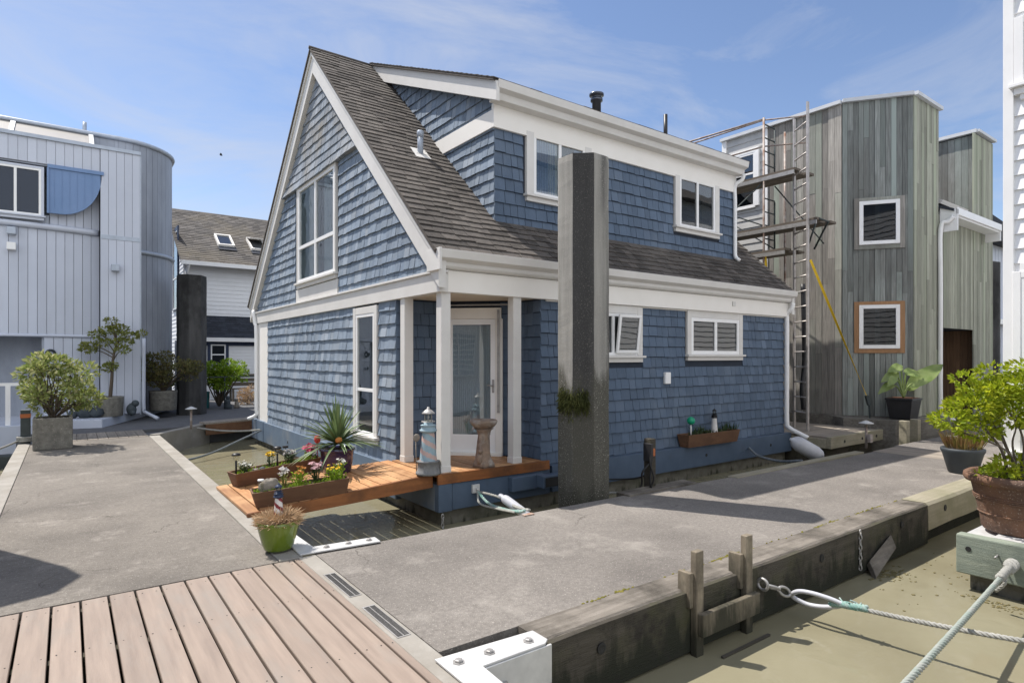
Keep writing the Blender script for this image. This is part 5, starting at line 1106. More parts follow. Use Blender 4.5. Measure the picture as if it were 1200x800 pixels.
# ------------------------------------------------------------------ flower boxes on the ramp
def flower_box(label, c, L_, ang, tilt=0, m='cedar_box', w=.19, h=.16, soil='moss'):
    root = thing('flower_box', label, 'flower box', c); R_ = Matrix.Rotation(ang, 3, 'Z') @ Matrix.Rotation(-tilt, 3, 'Y')
    fr = (V(c), R_ @ V((1, 0, 0)), R_ @ V((0, 0, 1)), R_ @ V((0, -1, 0))); o = .035
    def panel(pts): 
        b.hexa([fr[0] + fr[1] * u + fr[2] * v + fr[3] * q for u, v, q in pts])
    b = MB(); hw = w / 2
    panel([(0, 0, hw - .015), (L_, 0, hw - .015), (L_, 0, hw), (0, 0, hw), (-o, h, hw + o - .015), (L_ + o, h, hw + o - .015), (L_ + o, h, hw + o), (-o, h, hw + o)])
    panel([(0, 0, -hw), (L_, 0, -hw), (L_, 0, -hw + .015), (0, 0, -hw + .015), (-o, h, -hw - o), (L_ + o, h, -hw - o), (L_ + o, h, -hw - o + .015), (-o, h, -hw - o + .015)])
    b.build('side_panel', m, root, bevel=.002); b = MB()
    panel([(0, 0, -hw + .016), (.015, 0, -hw + .016), (.015, 0, hw - .016), (0, 0, hw - .016), (-o, h, -hw - o + .016), (-o + .015, h, -hw - o + .016), (-o + .015, h, hw + o - .016), (-o, h, hw + o - .016)])
    b.build('end_panel', m, root); b = MB()
    panel([(L_ - .015, 0, -hw + .016), (L_, 0, -hw + .016), (L_, 0, hw - .016), (L_ - .015, 0, hw - .016), (L_ + o - .015, h, -hw - o + .016), (L_ + o, h, -hw - o + .016), (L_ + o, h, hw + o - .016), (L_ + o - .015, h, hw + o - .016)])
    b.build('end_panel', m, root); b = MB()
    panel([(.0, .0, -hw + .016), (L_, .0, -hw + .016), (L_, .0, hw - .016), (.0, .0, hw - .016), (-o + .02, h - .03, -hw - .015), (L_ + o - .02, h - .03, -hw - .015), (L_ + o - .02, h - .03, hw + .015), (-o + .02, h - .03, hw + .015)]); b.build('soil', 'soil', root)
    gl = MB()
    for _ in range(int(L_ * 260)):
        p = fr[0] + fr[1] * rnd.uniform(0, L_) + fr[2] * (h - .03) + fr[3] * rnd.uniform(-hw, hw); gl.leaf(p, V((0, 0, 1)) + rv(), rv(), rnd.uniform(.02, .05), .02, .2)
    if soil == 'moss': gl.build('moss_cover', 'leaf_bright', root, kind='stuff')
    return lambda u, q=0, dv_=0: fr[0] + fr[1] * u + fr[2] * (h - .03 + dv_) + fr[3] * q
def flower(label, p, hgt, pm, n=16, spread=.06, ps=.022, leaf_m='leaf_bright', nl=60, name='flower_plant', petals=6):
    root = thing(name, label, 'flowers', p); st = MB(); lf = MB(); fl = MB()
    for i in range(n):
        a = rnd.uniform(0, 6.28); r = spread * math.sqrt(rnd.random()); t = V(p) + V((r * math.cos(a), r * math.sin(a), hgt * rnd.uniform(.72, 1.08)))
        st.tube([V(p) + V((r * .3 * math.cos(a), r * .3 * math.sin(a), 0)), t], .0022, 4)
        ax = (V((math.cos(a) * .5, math.sin(a) * .5 - .3, 1)) + rv() * .5).normalized(); s1 = ax.cross(V((.3, .8, .1))).normalized(); s2 = ax.cross(s1)
        for k in range(petals): an = 2 * math.pi * k / petals; d = s1 * math.cos(an) + s2 * math.sin(an); fl.leaf(t, d + ax * .45, ax, ps * rnd.uniform(.6, 1.05), ps * .7, .15)
    for _ in range(nl):
        a = rnd.uniform(0, 6.28); r = spread * rnd.random() * 1.1; lf.leaf(V(p) + V((r * math.cos(a), r * math.sin(a), hgt * rnd.uniform(0, .75))), V((math.cos(a), math.sin(a), .9)) + rv() * .5, rv() + V((0, 0, 1)), rnd.uniform(.025, .055), .016, .2)
    st.build('stem', leaf_m, root); lf.build('leaves', leaf_m, root); fl.build('blossom', pm, root)
A_ = flower_box('rear cedar flower box on the ramp with white yellow and pink flowers', (1.56, 7.5, .062), .98, math.radians(9), math.radians(4))
flower('white flower cluster in the rear flower box', A_(.12), .12, 'petal_white', 22, .075, .02, 'leaf_dark', 80)
flower('bright yellow flowers in the rear flower box', A_(.42), .19, 'petal_yellow', 9, .04, .034, 'leaf_dark', 40)
flower('silvery grey white plant in the rear flower box', A_(.66), .16, 'petal_grey', 30, .07, .022, 'leaf_dark', 60)
flower('pink lilies at the right end of the rear flower box', A_(.9, .03), .17, 'petal_pink', 8, .06, .062, 'leaf_bright', 60, petals=5)
flower('grey fluffy flowers at the far end of the rear flower box', A_(.99, .0), .08, 'petal_grey', 12, .05, .02, 'leaf_dark', 30)
p = A_(1.0, .05); root = thing('glass_tulip', 'shiny red bud ornament on a stick over the pink lilies', 'ornament', p); b = MB(); b.tube([p, p + V((0, 0, .2))], .006, 6); b.build('stick', 'petal_pink', root); b = MB(); b.ball(p + V((0, 0, .25)), .042, 14, (1, 1, 1.3)); b.build('bud', 'bulb_red', root)
def solar(label, p, h=.17, grp='small solar lamps in the rear flower box'):
    root = thing('solar_lamp', label, 'lamp', p, grp); b = MB(); b.tube([p, p + V((0, 0, h))], .011, 8); b.build('stake', 'black_metal', root)
    b = MB(); b.lathe([(.02, h), (.034, h + .01), (.04, h + .06)], p, 10); b.build('lens', 'lamp_glass', root); b = MB(); b.lathe([(.05, h + .06), (.05, h + .07), (.035, h + .085), (0, h + .088)], p, 10); b.build('cap', 'black_metal', root)
solar('square topped solar lamp at the left end of the rear flower box', A_(.0, .05)); solar('solar lamp next to the yellow flowers in the rear flower box', A_(.47, .08)); 
p = A_(.62, -.03); b = MB(); b.tube([p, p + V((0, 0, .2))], .004, 5); b.box(p.x - .03, p.x + .03, p.y - .02, p.y + .02, p.z + .2, p.z + .225); b.build('plant_marker', 'black_metal', None, p, label='thin black marker on a stick behind the silvery plant', cat='marker')
for u, lab in ((.22, 'grey pebble beside the white flowers in the rear box'), (.3, 'darker pebble right of the white flowers in the rear box')):
    p = A_(u, .05); b = MB(); b.ball(p + V((0, 0, .015)), .035, 10, (1.2, 1, .8), .3); b.build('pebble', 'stone_pale' if u < .25 else 'stone_dark', None, p, label=lab, cat='pebble')
B_ = flower_box('front cedar flower box on the ramp nearest the green pot', (1.52, 6.39, .055), .88, math.radians(-8), math.radians(4))
flower('pale grey flower head left of the middle in the front flower box', B_(.28, -.02), .19, 'petal_grey', 10, .05, .04, 'leaf_olive', 50)
flower('orange and green plant in the middle of the front flower box', B_(.43), .19, 'petal_orange', 12, .06, .025, 'leaf_bright', 110)
flower('pale pink rounded blossoms in the front flower box', B_(.6, -.02), .21, 'petal_blush', 20, .065, .032, 'leaf_dark', 60)
flower('yellow blossoms at the right end of the front flower box', B_(.77, .02), .16, 'petal_yellow', 20, .08, .022, 'leaf_bright', 120)
flower('cream blossoms at the far right corner of the front flower box', B_(.86, -.03), .2, 'petal_white', 12, .05, .024, 'leaf_bright', 40)
p = B_(.14, .0); b = MB(); b.ball(p + V((0, 0, .045)), .085, 20, (1.2, .55, 1), .22); b.build('decorative_stone', 'stone_pale', None, p, label='pale rough stone in the front flower box', cat='stone')
p = B_(.05, .06); root = thing('glass_jar', 'small clear glass tube ornament at the left end of the front box', 'ornament', p); b = MB(); b.lathe([(.026, 0), (.026, .12), (.024, .13)], p, 14); b.build('tube', 'lamp_glass', root); b = MB(); b.lathe([(.031, .13), (.031, .145), (0, .147)], p, 14); b.build('cap', 'vinyl_white', root)

# navy pot with the spiky plant
NP = (2.66, 7.22, .14)
pot('navy_pot', 'glossy dark navy glazed pot on the cedar ramp', [(0, 0), (.15, 0), (.165, .02), (.195, .2), (.2, .27), (.215, .275), (.215, .3), (.19, .3), (.185, .27), (0, .27)], NP, 'blue_glaze', 'soil', .28, .185)
b = MB(); b.lathe([(0, 0), (.2, 0), (.22, .012), (.22, .02), (0, .02)], (NP[0], NP[1], NP[2] - .003), 24); 
YC_ = thing('spiky_plant', 'spiky long leaved dracaena in the navy pot', 'plant', (NP[0], NP[1], .44)); lf = MB()
for i in range(110):
    a = rnd.uniform(0, 6.28); el = rnd.uniform(.3, 1.5) if i > 22 else rnd.uniform(-.05, .35); L_ = rnd.uniform(.5, .68); d = V((math.cos(a) * math.cos(el), math.sin(a) * math.cos(el), math.sin(el))); base = V((NP[0], NP[1], .48)); n = 6; sd = d.cross(V((0, 0, 1))).normalized(); vs = []
    for k in range(n + 1):
        t = k / n; c = base + d * L_ * t - V((0, 0, .2 * t * t * math.cos(el))); wd = .0165 * (1 - t) ** .6 * (.6 + .8 * min(1, t * 3)); up = sd.cross(d)
        vs += [c - sd * wd + up * wd * .5, c, c + sd * wd + up * wd * .5]
    lf.add(vs, [(3 * k + j, 3 * k + j + 1, 3 * k + j + 4, 3 * k + j + 3) for k in range(n) for j in (0, 1)], True)
lf.build('leaves', 'leaf_yucca', YC_); 
b = MB(); b.ball((NP[0] - .03, NP[1] - .13, .55), .042, 12, (1.1, .5, .85), .15); b.build('sun_face', 'petal_orange', None, (NP[0] - .03, NP[1] - .13, .51), label='small round orange face ornament stuck in the spiky plant', cat='ornament')

# green glazed pot with dry grass and a toy lighthouse
GP = (1.36, 5.0, .023)
pot('green_pot', 'lime green glazed pot at the corner of the walkway', [(0, 0), (.105, 0), (.11, .01), (.125, .05), (.145, .13), (.162, .2), (.166, .225), (.158, .228), (.15, .2), (0, .2)], GP, 'green_glaze', 'soil', .205, .15, n=40)
DG_ = thing('dry_grass', 'mound of dry straw brown plant in the green pot', 'dry plant', (GP[0], GP[1], .23)); g = MB()
for i in range(1500):
    a = rnd.uniform(0, 6.28); r = .15 * math.sqrt(rnd.random()); b = V((GP[0] + r * math.cos(a), GP[1] + r * math.sin(a), .22)); d = V((math.cos(a) * r * 9, math.sin(a) * r * 9, .95 if r < .11 else .25)) + rv() * .75; g.leaf(b + V((0, 0, rnd.uniform(0, .07))), d, rv(), rnd.uniform(.035, .085), .007, .2)
g.build('straw', 'dry_grass', DG_)
def lighthouse(name, label, c, k, wall, stripe, cap, lamp, stripes='spiral', base=None, loc=None):
    root = thing(name, label, 'lighthouse ornament', c); cx, cy, cz = c; n = 36; H_ = .62 * k
    r = lambda t: k * (.135 - .045 * t)
    b = MB(); m = 26; z0 = cz + .2 * k if base else cz
    for i in range(m):
        for j in range(n):
            t0, t1 = i / m, (i + 1) / m; ph = (j / n * 1.0 + (i + .5) / m * 1.25 + .15) * 2 if stripes == 'spiral' else (i / m * 3)
            b.cur = 1 if (ph % 1) < .42 else 0; P_ = lambda t, a: (cx + r(t) * math.cos(a), cy + r(t) * math.sin(a), z0 + H_ * t * (.72 if base else 1)); a0, a1 = 2 * math.pi * j / n, 2 * math.pi * (j + 1) / n
            b.add([P_(t0, a0), P_(t0, a1), P_(t1, a1), P_(t1, a0)], [(0, 1, 2, 3)], True)
    b.build('tower', [wall, stripe], root)
    zt = z0 + H_ * (.72 if base else 1)
    if base: q = MB(); q.lathe([(0, 0), (k * .19, 0), (k * .195, .03 * k), (k * .17, .05 * k), (k * .168, .19 * k), (k * .185, .2 * k), (k * .12, .215 * k), (0, .215 * k)], c, 18); q.build('base', base, root)
    q = MB(); q.lathe([(k * .09, -.01 * k), (k * .13, .01 * k), (k * .135, .035 * k), (k * .11, .04 * k), (k * .115, .1 * k), (k * .125, .105 * k), (k * .1, .115 * k), (k * .07, .12 * k), (k * .07, .16 * k), (0, .16 * k)], (cx, cy, zt), 20); q.build('gallery', wall if base else cap, root)
    q = MB(); q.lathe([(k * .055, 0), (k * .055, .12 * k)], (cx, cy, zt + .16 * k), 14); q.build('lantern', lamp, root)
    q = MB(); q.lathe([(k * .1, 0), (k * .1, .012 * k), (k * .06, .05 * k), (k * .02, .075 * k), (k * .02, .1 * k), (0, .105 * k)], (cx, cy, zt + .28 * k), 16); q.build('cap', cap, root)
    q = MB()
    for j in range(6): a = j * math.pi / 3; q.tube([(cx + k * .062 * math.cos(a), cy + k * .062 * math.sin(a), zt + .16 * k), (cx + k * .062 * math.cos(a), cy + k * .062 * math.sin(a), zt + .28 * k)], .006 * k, 5)
    q.tube([(cx + k * .1 * math.cos(2 * math.pi * j / 20), cy + k * .1 * math.sin(2 * math.pi * j / 20), zt + .16 * k) for j in range(21)], .008 * k, 5); q.build('lantern_frame', cap, root)
    return root
lighthouse('toy_lighthouse', 'small red and white striped lighthouse in the dry grass pot', (GP[0] + .01, GP[1] + .03, .235), .3, 'lh_white', 'lh_red', 'navy_trim', 'lamp_glass')
LH = lighthouse('lighthouse_lantern', 'knee high pale blue and pink lighthouse lantern on the porch', (3.36, 6.2, .2), .75, 'lh_blue', 'lh_pink', 'steel', 'lamp_glass', base='lh_grey')
q = MB(); q.ball((3.24, 6.26, .62), .045, 12, (1, .35, 1)); q.tube([(3.25, 6.3, .6), (3.26, 6.3, .2)], .006, 5); q.build('round_marker', 'stone_pale', None, (3.25, 6.3, .2), label='small pale disc on a stick behind the lighthouse lantern', cat='marker')
# bird bath
BB = thing('bird_bath', 'brown rustic stone bird bath on the porch by the door', 'bird bath', (4.14, 6.22, .2)); c = (4.14, 6.22, .2)
q = MB(); q.lathe([(0, 0), (.13, 0), (.125, .05), (.1, .09), (.085, .18), (.075, .3), (.07, .38), (.085, .44), (.12, .47)], c, 26, rip=lambda a, z: .1 * math.sin(5 * a + z * 9) + .08 * mnoise.noise(V((math.cos(a) * 2, math.sin(a) * 2, z * 9)))); q.build('pedestal', 'stone_warm', BB)
q = MB(); q.lathe([(.05, .45), (.13, .49), (.165, .53), (.175, .56), (.165, .575), (.14, .56), (.08, .53), (0, .525)], c, 30, rip=lambda a, z: .03 * math.sin(4 * a)); q.build('bowl', 'stone_warm', BB)
q = MB(); q.ball((c[0] - .1, c[1] - .06, c[2] + .11), .05, 10, (.8, .8, 1.4), .2); q.ball((c[0] - .1, c[1] - .08, c[2] + .2), .028, 8); q.build('carved_figure', 'stone_warm', BB)
# ledge planter on the side wall
LB = flower_box('long cedar planter box on the blue ledge under the side window', (7.82, 6.06, .128), 1.3, 0, 0, 'cedar_box', .16, .2, soil='none')
q = thing('herb_tufts', 'low dark green tufts in the ledge planter box', 'plant', LB(.7)); g = MB()
for i in range(260):
    u = rnd.uniform(.1, 1.35); p = LB(u, rnd.uniform(-.06, .06)); g.leaf(p, V((0, 0, 1)) + rv() * .7, rv(), rnd.uniform(.06, .15) * (1.3 if .2 < u < .55 or u > .95 else .6), .014, .1)
g.build('blades', 'leaf_dark', q)
p = LB(.14, .02); root = thing('ball_ornament', 'green ball on a white stick in the ledge planter box', 'ornament', p); b = MB(); b.tube([p, p + V((0, 0, .2))], .012, 6); b.build('stick', 'vinyl_white', root); b = MB(); b.ball(p + V((0, 0, .24)), .065, 14); b.build('ball', 'ball_green', root)
lighthouse('toy_lighthouse', 'tiny white lighthouse with dark cap in the ledge planter box', tuple(LB(.78, .0)), .4, 'lh_white', 'lh_white', 'black_metal', 'lamp_glass')

# tuft of ferns growing on the pile
q = thing('fern_tuft', 'dark green ferny tuft growing on the side of the concrete pile', 'plant', (PX_, PY_, .95)); g = MB()
for i in range(1300):
    a = math.radians(rnd.uniform(165, 238)); hgt = rnd.gauss(1.08, .06); p = V((PX_ + .29 * math.cos(a), PY_ + .29 * math.sin(a), hgt)); d = V((math.cos(a) * .5, math.sin(a) * .5, -.9)) + rv() * .7; g.leaf(p, d, rv(), rnd.uniform(.04, .1), .009, .2)
g.build('blades', 'moss', q)

# ------------------------------------------------------------------ posts, lamps, fenders, ropes
PD = thing('power_pedestal', 'dark wooden post with an orange outlet box and cables at the dock edge', 'power post', (5.6, 4.83, 0))
b = MB(); b.box(5.55, 5.64, 4.78, 4.89, -.4, .58); b.build('post', 'timber_face', PD, bevel=.008)
b = MB(); b.box(5.55, 5.595, 4.75, 4.779, .38, .47); b.build('outlet_box', 'orange_plastic', PD, bevel=.006); b = MB(); b.box(5.505, 5.549, 4.74, 4.86, .32, .53); b.build('cover', 'black_plastic', PD, bevel=.006)
for pts in ([(5.53, 4.75, .33), (5.4, 4.78, .2), (5.45, 4.85, .02), (5.2, 4.9, -.1), (4.9, 5.3, -.15)], [(5.54, 4.76, .35), (5.47, 4.72, .1), (5.52, 4.74, -.0)], [(5.66, 4.85, .3), (5.85, 5.0, .25), (5.95, 5.3, .0), (5.7, 5.9, -.1)], [(5.55, 4.77, .45), (5.49, 4.74, .3), (5.53, 4.72, .12), (5.5, 4.8, -.05)]):
    b = MB(); b.tube(path(pts, 6), .011, 6); b.build('cable', 'rubber', PD)
LP = thing('boat_ladder', 'two weathered timber posts with a low cross step bolted to the dock edge', 'timber ladder', (3.7, 2.5, WATER_Z))
for x, h in ((3.36, .27), (3.93, .275)):
    b = MB(); b.box(x - .038, x + .038, 2.475, 2.525, -.6, h); b.build('post', 'timber_post', LP, bevel=.006); b = MB(); b.box(x - .075, x - .039, 2.5, 2.6, -.1, h - .14 if x < 3.5 else h - .13); b.build('cleat', 'timber_post', LP, bevel=.004)
b = MB(); b.box(3.33, 3.99, 2.43, 2.474, -.28, -.13); b.build('step', 'timber_post', LP, bevel=.008)
b = MB(); b.box(3.45, 4.0, 2.36, 2.38, WATER_Z - .02, WATER_Z + .015); b.build('floating_stick', 'timber_face', None, (3.7, 2.37, WATER_Z), label='thin dark stick floating below the timber step', cat='stick')
bo = MB(); qd = [V((5.77, 2.40, -.40)), V((5.86, 2.50, -.30)), V((6.34, 2.51, -.14)), V((6.28, 2.44, -.24))]; bo.prism(qd, (.012, .03, -.05)); bo.build('broken_board', 'timber_old', None, (6.2, 2.45, WATER_Z), label='tilted broken plank jammed against the dock in the muddy water', cat='plank', bevel=.006)
b = MB()
for i in range(300):
    k = rnd.random()
    if k < .35: x, y = 6.02 + rnd.gauss(0, .12), 2.36 + rnd.gauss(0, .05)
    elif k < .9: x, y = 6.03 - abs(rnd.gauss(0, .09)), 1.45 + rnd.gauss(0, .25)
    else: x, y = rnd.uniform(5.2, 7), rnd.uniform(1.9, 2.5)
    q = rnd.uniform(.004, .016); b.ball((x, y, WATER_Z + .002), q, 6, (rnd.uniform(.6, 1.6), rnd.uniform(.5, 1.2), .35))
b.build('floating_debris', 'debris', None, (6, 2, WATER_Z), kind='stuff')
def dock_lamp(label, x, y, z, h):
    root = thing('dock_lamp', label, 'lamp', (x, y, z), 'mushroom capped dock lamps'); b = MB(); b.tube([(x, y, z), (x, y, z + h)], .022, 8); b.build('post', 'scaffold_steel', root)
    b = MB(); b.lathe([(.115, 0), (.115, .006), (.06, .03), (.02, .05), (0, .055)], (x, y, z + h), 20); b.build('cap', 'galv', root); b = MB(); b.lathe([(.03, -.06), (.04, -.005)], (x, y, z + h), 12); b.build('lens', 'lamp_glass', root); return root
d1 = dock_lamp('mushroom dock lamp on a rusty post in front of the timber deck', 10.95, 4.72, 0, .42)
b = MB(); b.box(10.9, 11.0, 4.63, 4.69, .1, .24); b.build('tap_box', 'scaffold_steel', d1, bevel=.01)
dock_lamp('thin mushroom dock lamp at the bend of the left walkway', 2.11, 14.3, .03, .42)
for x, lab in ((12.6, 'left of two short timber posts in front of the grey building'), (13.1, 'right of two short timber posts in front of the grey building')):
    b = MB(); b.box(x - .07, x + .07, 4.69, 4.83, -.3, .36); b.build('short_post', 'timber_new', None, (x, 4.76, 0), label=lab, cat='post', group='short timber posts by the grey building', bevel=.01)
def fender(label, a, b_, r):
    a, b_ = V(a), V(b_); L_ = (b_ - a).length; o = MB(); o.lathe([(.02, -.05), (.03, -.02), (r * .5, 0), (r * .85, r * .4), (r, r), (r, L_ - r), (r * .85, L_ - r * .4), (r * .5, L_), (.03, L_ + .02), (.02, L_ + .05)], a, 24, True, axis=(b_ - a), rip=lambda an, z: .025 * math.cos(12 * an)); return o.build('boat_fender', 'fender_white', None, a, label=label, cat='fender')
fender('fat white boat fender squeezed between dock and blue house corner', (9.32, 5.12, .22), (9.72, 4.86, -.05), .115)
fender('small white boat fender hanging by the porch mooring line', (3.88, 5.45, .0), (3.98, 5.1, -.16), .05)
def rope(name, label, pts, r, m, cat='rope', extra=None, pitch=.09):
    root = thing(name, label, cat, V(pts[0])); b = MB(); strands(b, pts, r, pitch); b.build('line', m, root); return root
def ring(mb, c, r, t, n1, n2, k=16):
    c, n1, n2 = V(c), V(n1).normalized(), V(n2).normalized(); mb.tube([c + n1 * r[0] * math.cos(2 * math.pi * i / k) + n2 * r[1] * math.sin(2 * math.pi * i / k) for i in range(k + 1)], t, 6)
# long line across the right-hand channel
a = V((4.42, 2.36, -.245)); e = V((4.62, .42, -.02))
rr = rope('mooring_rope', 'grey mooring rope shackled to the dock edge running right across the water', [a + (e - a) * .15] + sag(a + (e - a) * .15, e, .03, 16)[1:], .017, 'rope_grey')
dirn = (e - a).normalized(); sdn = V((dirn.y, -dirn.x, .5)).normalized()
b = MB(); up_ = V((0, 0, 1)) - dirn * dirn.z; sd2 = (up_.normalized() * .75 + dirn.cross(up_).normalized() * .6).normalized(); b.tube(path([a + dirn * .3, a + dirn * .22 + sd2 * .045, a + dirn * .1 + sd2 * .078, a - dirn * .0 + sd2 * .07, a - dirn * .07, a - dirn * .0 - sd2 * .07, a + dirn * .1 - sd2 * .078, a + dirn * .22 - sd2 * .045, a + dirn * .3], 6), .0165, 8); b.build('thimble_eye', 'fender_white', rr)
b = MB(); ring(b, (4.12, 2.49, -.12), (.04, .04), .012, (0, 1, 0), (0, 0, 1)); ring(b, (4.2, 2.46, -.15), (.055, .03), .011, (.8, -.3, -.35), (0, .8, -.2)); ring(b, (4.29, 2.42, -.19), (.055, .03), .011, (.8, -.3, -.35), (.3, .2, .9)); b.build('shackle', 'steel', rr)
b = MB(); strands(b, [a + dirn * .2, a + dirn * .45], .026, .06); 
for i in range(5): q = a + dirn * (.28 + .035 * i); b.tube(path([q, q + rv() * .05, q + rv() * .05 + V((0, 0, .02))], 3), .006, 5)
b.build('whipping', 'rope_teal', rr)
# second line, tied to the green beam and running to the near deck
a = V((6.07, 1.52, -.1)); e = V((1.575, 1.08, .0))
rr = rope('mooring_rope', 'pale green mooring rope tied to the green timber beam coming toward the viewer', sag(a, e, .02, 20), .0185, 'rope_green', pitch=.12)
b = MB(); d_ = (e - a).normalized()
for k in range(4): ring(b, a + d_ * (.02 + k * .05), (.038 - .004 * k, .035 - .003 * k), .015, (0, 1, .2 * k), (.3, .1 * k, 1), 12)
strands(b, [a + d_ * .12, a + d_ * .5], .03, .07); strands(b, path([a + d_ * .3, a + d_ * .33 + V((0, 0, -.08)), a + d_ * .3 + V((0, .06, -.16))], 4), .014); b.build('knot', 'rope_grey', rr)
b = MB(); b.tube([(6.09, 1.5, -.08), (6.03, 1.5, -.08)], .012, 6); b.build('eye_bolt', 'steel', rr)
# lines of the blue house
rr = rope('mooring_rope', 'green and white rope from the porch corner down to the dock edge', path([(3.93, 6.03, -.05), (3.9, 5.75, -.13), (3.82, 5.3, -.1), (3.72, 4.95, -.03), (3.64, 4.74, .03)], 5), .017, 'rope_teal', pitch=.11)
b = MB(); strands(b, path([(3.94, 6.03, -.05), (4.0, 5.7, -.06), (3.9, 5.3, -.06), (3.77, 4.95, -.01), (3.7, 4.74, .03)], 5), .015, .1); strands(b, path([(3.93, 6.03, -.05), (3.84, 5.85, -.14), (3.84, 5.5, -.13), (3.72, 5.0, -.05)], 5), .013, .1); b.build('loop', 'rope_grey', rr)
b = MB(); b.box(3.88, 3.98, 6.06, 6.094, -.07, .03); b.tube([(3.93, 6.06, -.02), (3.93, 6.02, -.02)], .014, 6); b.build('mooring_plate', 'galv', rr, bevel=.004)
b = MB(); b.box(3.58, 3.7, 4.66, 4.71, .002, .012); b.build('cleat', 'rust_plate', rr)
rope('mooring_rope', 'dark twisted rope from the side of the blue house to the dock by the fender', path([(9.6, 6.06, -.04), (9.4, 5.75, -.12), (9.1, 5.2, -.1), (8.85, 4.72, -.0)], 6), .02, 'rope_dark')
rope('mooring_rope', 'pale rope lying low behind the power pedestal', path([(5.1, 5.7, -.16), (5.6, 5.4, -.17), (6.1, 5.1, -.14), (6.4, 4.85, -.1)], 6), .014, 'rope_grey')
rope('mooring_rope', 'pale slack rope from the back of the blue house to the dock bend', sag((3.36, 13.75, -.02), (2.3, 14.75, .0), .05, 14), .02, 'rope_grey')
rope('mooring_rope', 'long grey rope sagging into the water behind the flower boxes', path([(3.38, 13.7, -.03), (2.9, 13.45, -.17), (2.3, 12.9, -.3), (1.8, 12.5, -.34), (1.5, 12.4, -.3)], 6), .02, 'rope_dark')
b = MB(); 
for k in range(8): ring(b, (5.72, 2.515, -.02 - .045 * k), (.012, .026), .006, ((1, 0, 0), (0, 1, 0))[k % 2], (0, 0, 1), 10)
b.build('hanging_chain', 'steel', None, (5.72, 2.515, -.35), label='short steel chain hanging down the dock edge', cat='chain')
b = MB()
for k in range(4): ring(b, (3.47, 6.06 - .0, -.28 - .05 * k), (.014, .03), .007, ((1, 0, 0), (0, 1, 0))[k % 2], (0, 0, 1), 10)
b.build('hanging_chain', 'steel', None, (3.47, 6.06, -.45), label='short chain hanging under the porch corner', cat='chain')
# left side: post, rope, rail
WP = thing('mooring_post', 'short dark post with an orange band left of the concrete planter', 'post', (-.6, 13.95, 0)); b = MB(); b.box(-.67, -.53, 13.86, 14.02, -.4, .6); b.build('post', 'scaffold_dark', WP, bevel=.01); b = MB(); b.box(-.674, -.526, 13.856, 14.024, .46, .53); b.build('band', 'orange_plastic', WP); b = MB()
for k in range(3): ring(b, (-.6, 13.94, .05 + .03 * k), (.12, .12), .018, (1, 0, 0), (0, 1, 0), 14)
b.build('rope_coil', 'rope_grey', WP)
rope('mooring_rope', 'grey rope sagging left from the dark mooring post over the water', sag((-.68, 13.9, .06), (-2.2, 12.3, -.1), .12, 14), .018, 'rope_grey')
WR = thing('white_railing', 'white painted railing beside the metal building entrance', 'railing', (-2, 15.7, .185)); b = MB(); b.beam((-3.5, 15.7, 1.0), (-.62, 15.7, 1.0), .07, .06); b.build('rail', 'vinyl_white', WR)
for x in (-.95, -2.3): b = MB(); b.box(x - .04, x + .04, 15.66, 15.74, .185, .97); b.build('post', 'vinyl_white', WR)
FBm = MB(); FBm.box(-3.5, -.75, 13.9, 14.2, WATER_Z - .1, WATER_Z + .22); FBm.build('floating_log', 'scaffold_dark', None, (-2, 14, WATER_Z), label='dark square log floating left of the walkway', cat='log', bevel=.02)
# far-side brown deck behind the blue house
BD = thing('low_deck', 'low brown timber deck beside the back of the blue house', 'deck', (3.0, 15.6, 0)); b = MB(); b.slab([(2.5, 14.95), (3.75, 15.3), (6, 16.2), (6, 17.2), (3.6, 15.85), (2.44, 15.38)], .035, .07); b.build('deck_top', 'plank_pale', BD); b = MB(); b.prism([(2.5, 14.95, -.2), (3.75, 15.3, -.2), (3.75, 15.3, .034), (2.5, 14.95, .034)], (0, .05, 0)); b.build('edge_beam', 'cedar_box', BD)
# bird high over the clapboard house
bd_ = MB(); c = V((4.1, 21.8, 8.2)); bd_.ball(c, .022, 10, (1.6, .7, .7)); bd_.ball(c + V((.035, 0, .006)), .012, 8)
for s in (-1, 1): bd_.hexa([c + V((-.035, s * .01, .0)), c + V((.035, s * .01, .0)), c + V((.0, s * .062, .05)), c + V((-.04, s * .062, .05)), c + V((-.035, s * .01, .01)), c + V((.035, s * .01, .01)), c + V((.0, s * .062, .055)), c + V((-.04, s * .062, .055))])
bd_.build('bird', 'bird', None, c, label='tiny dark bird flying in the open sky', cat='bird')

# ------------------------------------------------------------------ light, sky and camera
sun_to = V((-.27, .5, 1.0)).normalized()
elev = math.asin(sun_to.z); az = math.atan2(sun_to.x, sun_to.y)
sl = bpy.data.lights.new('sun', 'SUN'); sl.energy = 4.5; sl.angle = math.radians(.53); sl.color = (1, .94, .86)
so = bpy.data.objects.new('sun', sl); COL.objects.link(so); so.rotation_euler = sun_to.to_track_quat('Z', 'Y').to_euler(); so.location = (-5, 12, 25)
wd = bpy.data.worlds.new('World'); SC.world = wd; wd.use_nodes = True
N = wd.node_tree.nodes; L = wd.node_tree.links; bg = N['Background']
sky = N.new('ShaderNodeTexSky'); sky.sky_type = 'NISHITA'; sky.sun_disc = False; sky.sun_elevation = elev; sky.sun_rotation = az
sky.air_density = 1.0; sky.dust_density = .25; sky.ozone_density = 2.6; sky.altitude = 0
tc = N.new('ShaderNodeTexCoord'); mp = N.new('ShaderNodeMapping'); mp.inputs['Scale'].default_value = (1.0, 1.6, 3.6); mp.inputs['Rotation'].default_value = (.2, .35, .5)
L.new(tc.outputs['Generated'], mp.inputs[0])
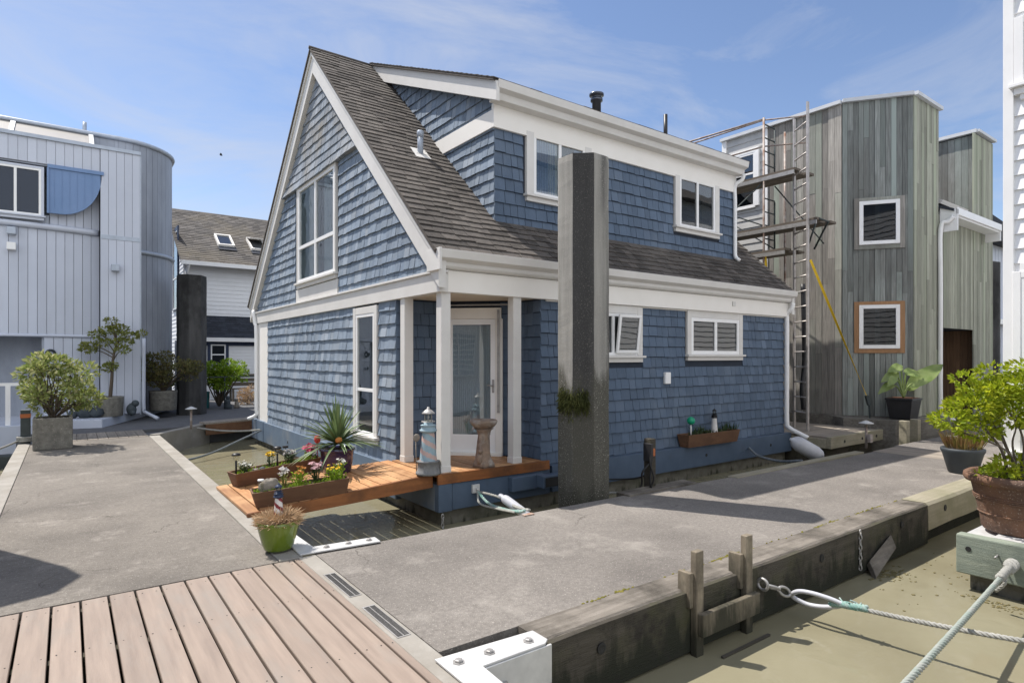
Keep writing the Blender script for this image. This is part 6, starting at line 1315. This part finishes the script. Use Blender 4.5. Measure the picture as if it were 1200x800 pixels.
nz = N.new('ShaderNodeTexNoise'); nz.inputs['Scale'].default_value = 1.7; nz.inputs['Detail'].default_value = 9; nz.inputs['Roughness'].default_value = .62; nz.inputs['Distortion'].default_value = .8
L.new(mp.outputs[0], nz.inputs['Vector'])
rp = N.new('ShaderNodeMapRange'); rp.inputs[1].default_value = .43; rp.inputs[2].default_value = .74; rp.inputs[3].default_value = 0; rp.inputs[4].default_value = .75; L.new(nz.outputs['Fac'], rp.inputs[0])
tn = N.new('ShaderNodeMix'); tn.data_type = 'RGBA'; tn.blend_type = 'MULTIPLY'; tn.inputs[0].default_value = 1; L.new(sky.outputs[0], tn.inputs[6]); tn.inputs[7].default_value = (1.05, .985, 1.0, 1)
mx = N.new('ShaderNodeMix'); mx.data_type = 'RGBA'; L.new(rp.outputs[0], mx.inputs[0]); L.new(tn.outputs[2], mx.inputs[6]); mx.inputs[7].default_value = (4.2, 4.4, 4.9, 1)
# added bright cloud, unseen behind the camera, made up to fill the shaded walls
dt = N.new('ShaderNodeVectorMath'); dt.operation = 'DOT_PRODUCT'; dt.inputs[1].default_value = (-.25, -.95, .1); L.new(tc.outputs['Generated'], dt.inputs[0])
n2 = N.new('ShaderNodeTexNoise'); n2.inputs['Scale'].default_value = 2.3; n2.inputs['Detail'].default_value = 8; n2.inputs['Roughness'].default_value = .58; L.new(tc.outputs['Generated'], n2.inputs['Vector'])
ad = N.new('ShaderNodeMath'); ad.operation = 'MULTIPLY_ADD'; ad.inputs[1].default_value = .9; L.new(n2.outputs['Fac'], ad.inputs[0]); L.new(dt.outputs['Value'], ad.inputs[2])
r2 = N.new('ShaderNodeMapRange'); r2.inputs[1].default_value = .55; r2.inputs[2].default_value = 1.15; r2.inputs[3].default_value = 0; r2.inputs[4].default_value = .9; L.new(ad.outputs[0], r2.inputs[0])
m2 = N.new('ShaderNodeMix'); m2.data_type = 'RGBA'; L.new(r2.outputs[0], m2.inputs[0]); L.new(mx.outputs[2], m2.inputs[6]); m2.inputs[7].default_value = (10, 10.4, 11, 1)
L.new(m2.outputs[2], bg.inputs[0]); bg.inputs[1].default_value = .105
cam = bpy.data.cameras.new('camera'); co = bpy.data.objects.new('camera', cam); COL.objects.link(co)
cam.sensor_width = 36; cam.lens = 36 * 709 / 1200; cam.shift_y = 18 / 1200; cam.clip_end = 3000; cam.clip_start = .05
co.location = (0, 0, 1.55); co.rotation_euler = (math.pi / 2, 0, -math.atan2(.5925, .8056)); SC.camera = co
SC.view_settings.view_transform = 'Standard'; SC.view_settings.look = 'None'; SC.view_settings.exposure = .6; SC.view_settings.gamma = 1
SC.cycles.max_bounces = 8; SC.cycles.transparent_max_bounces = 16
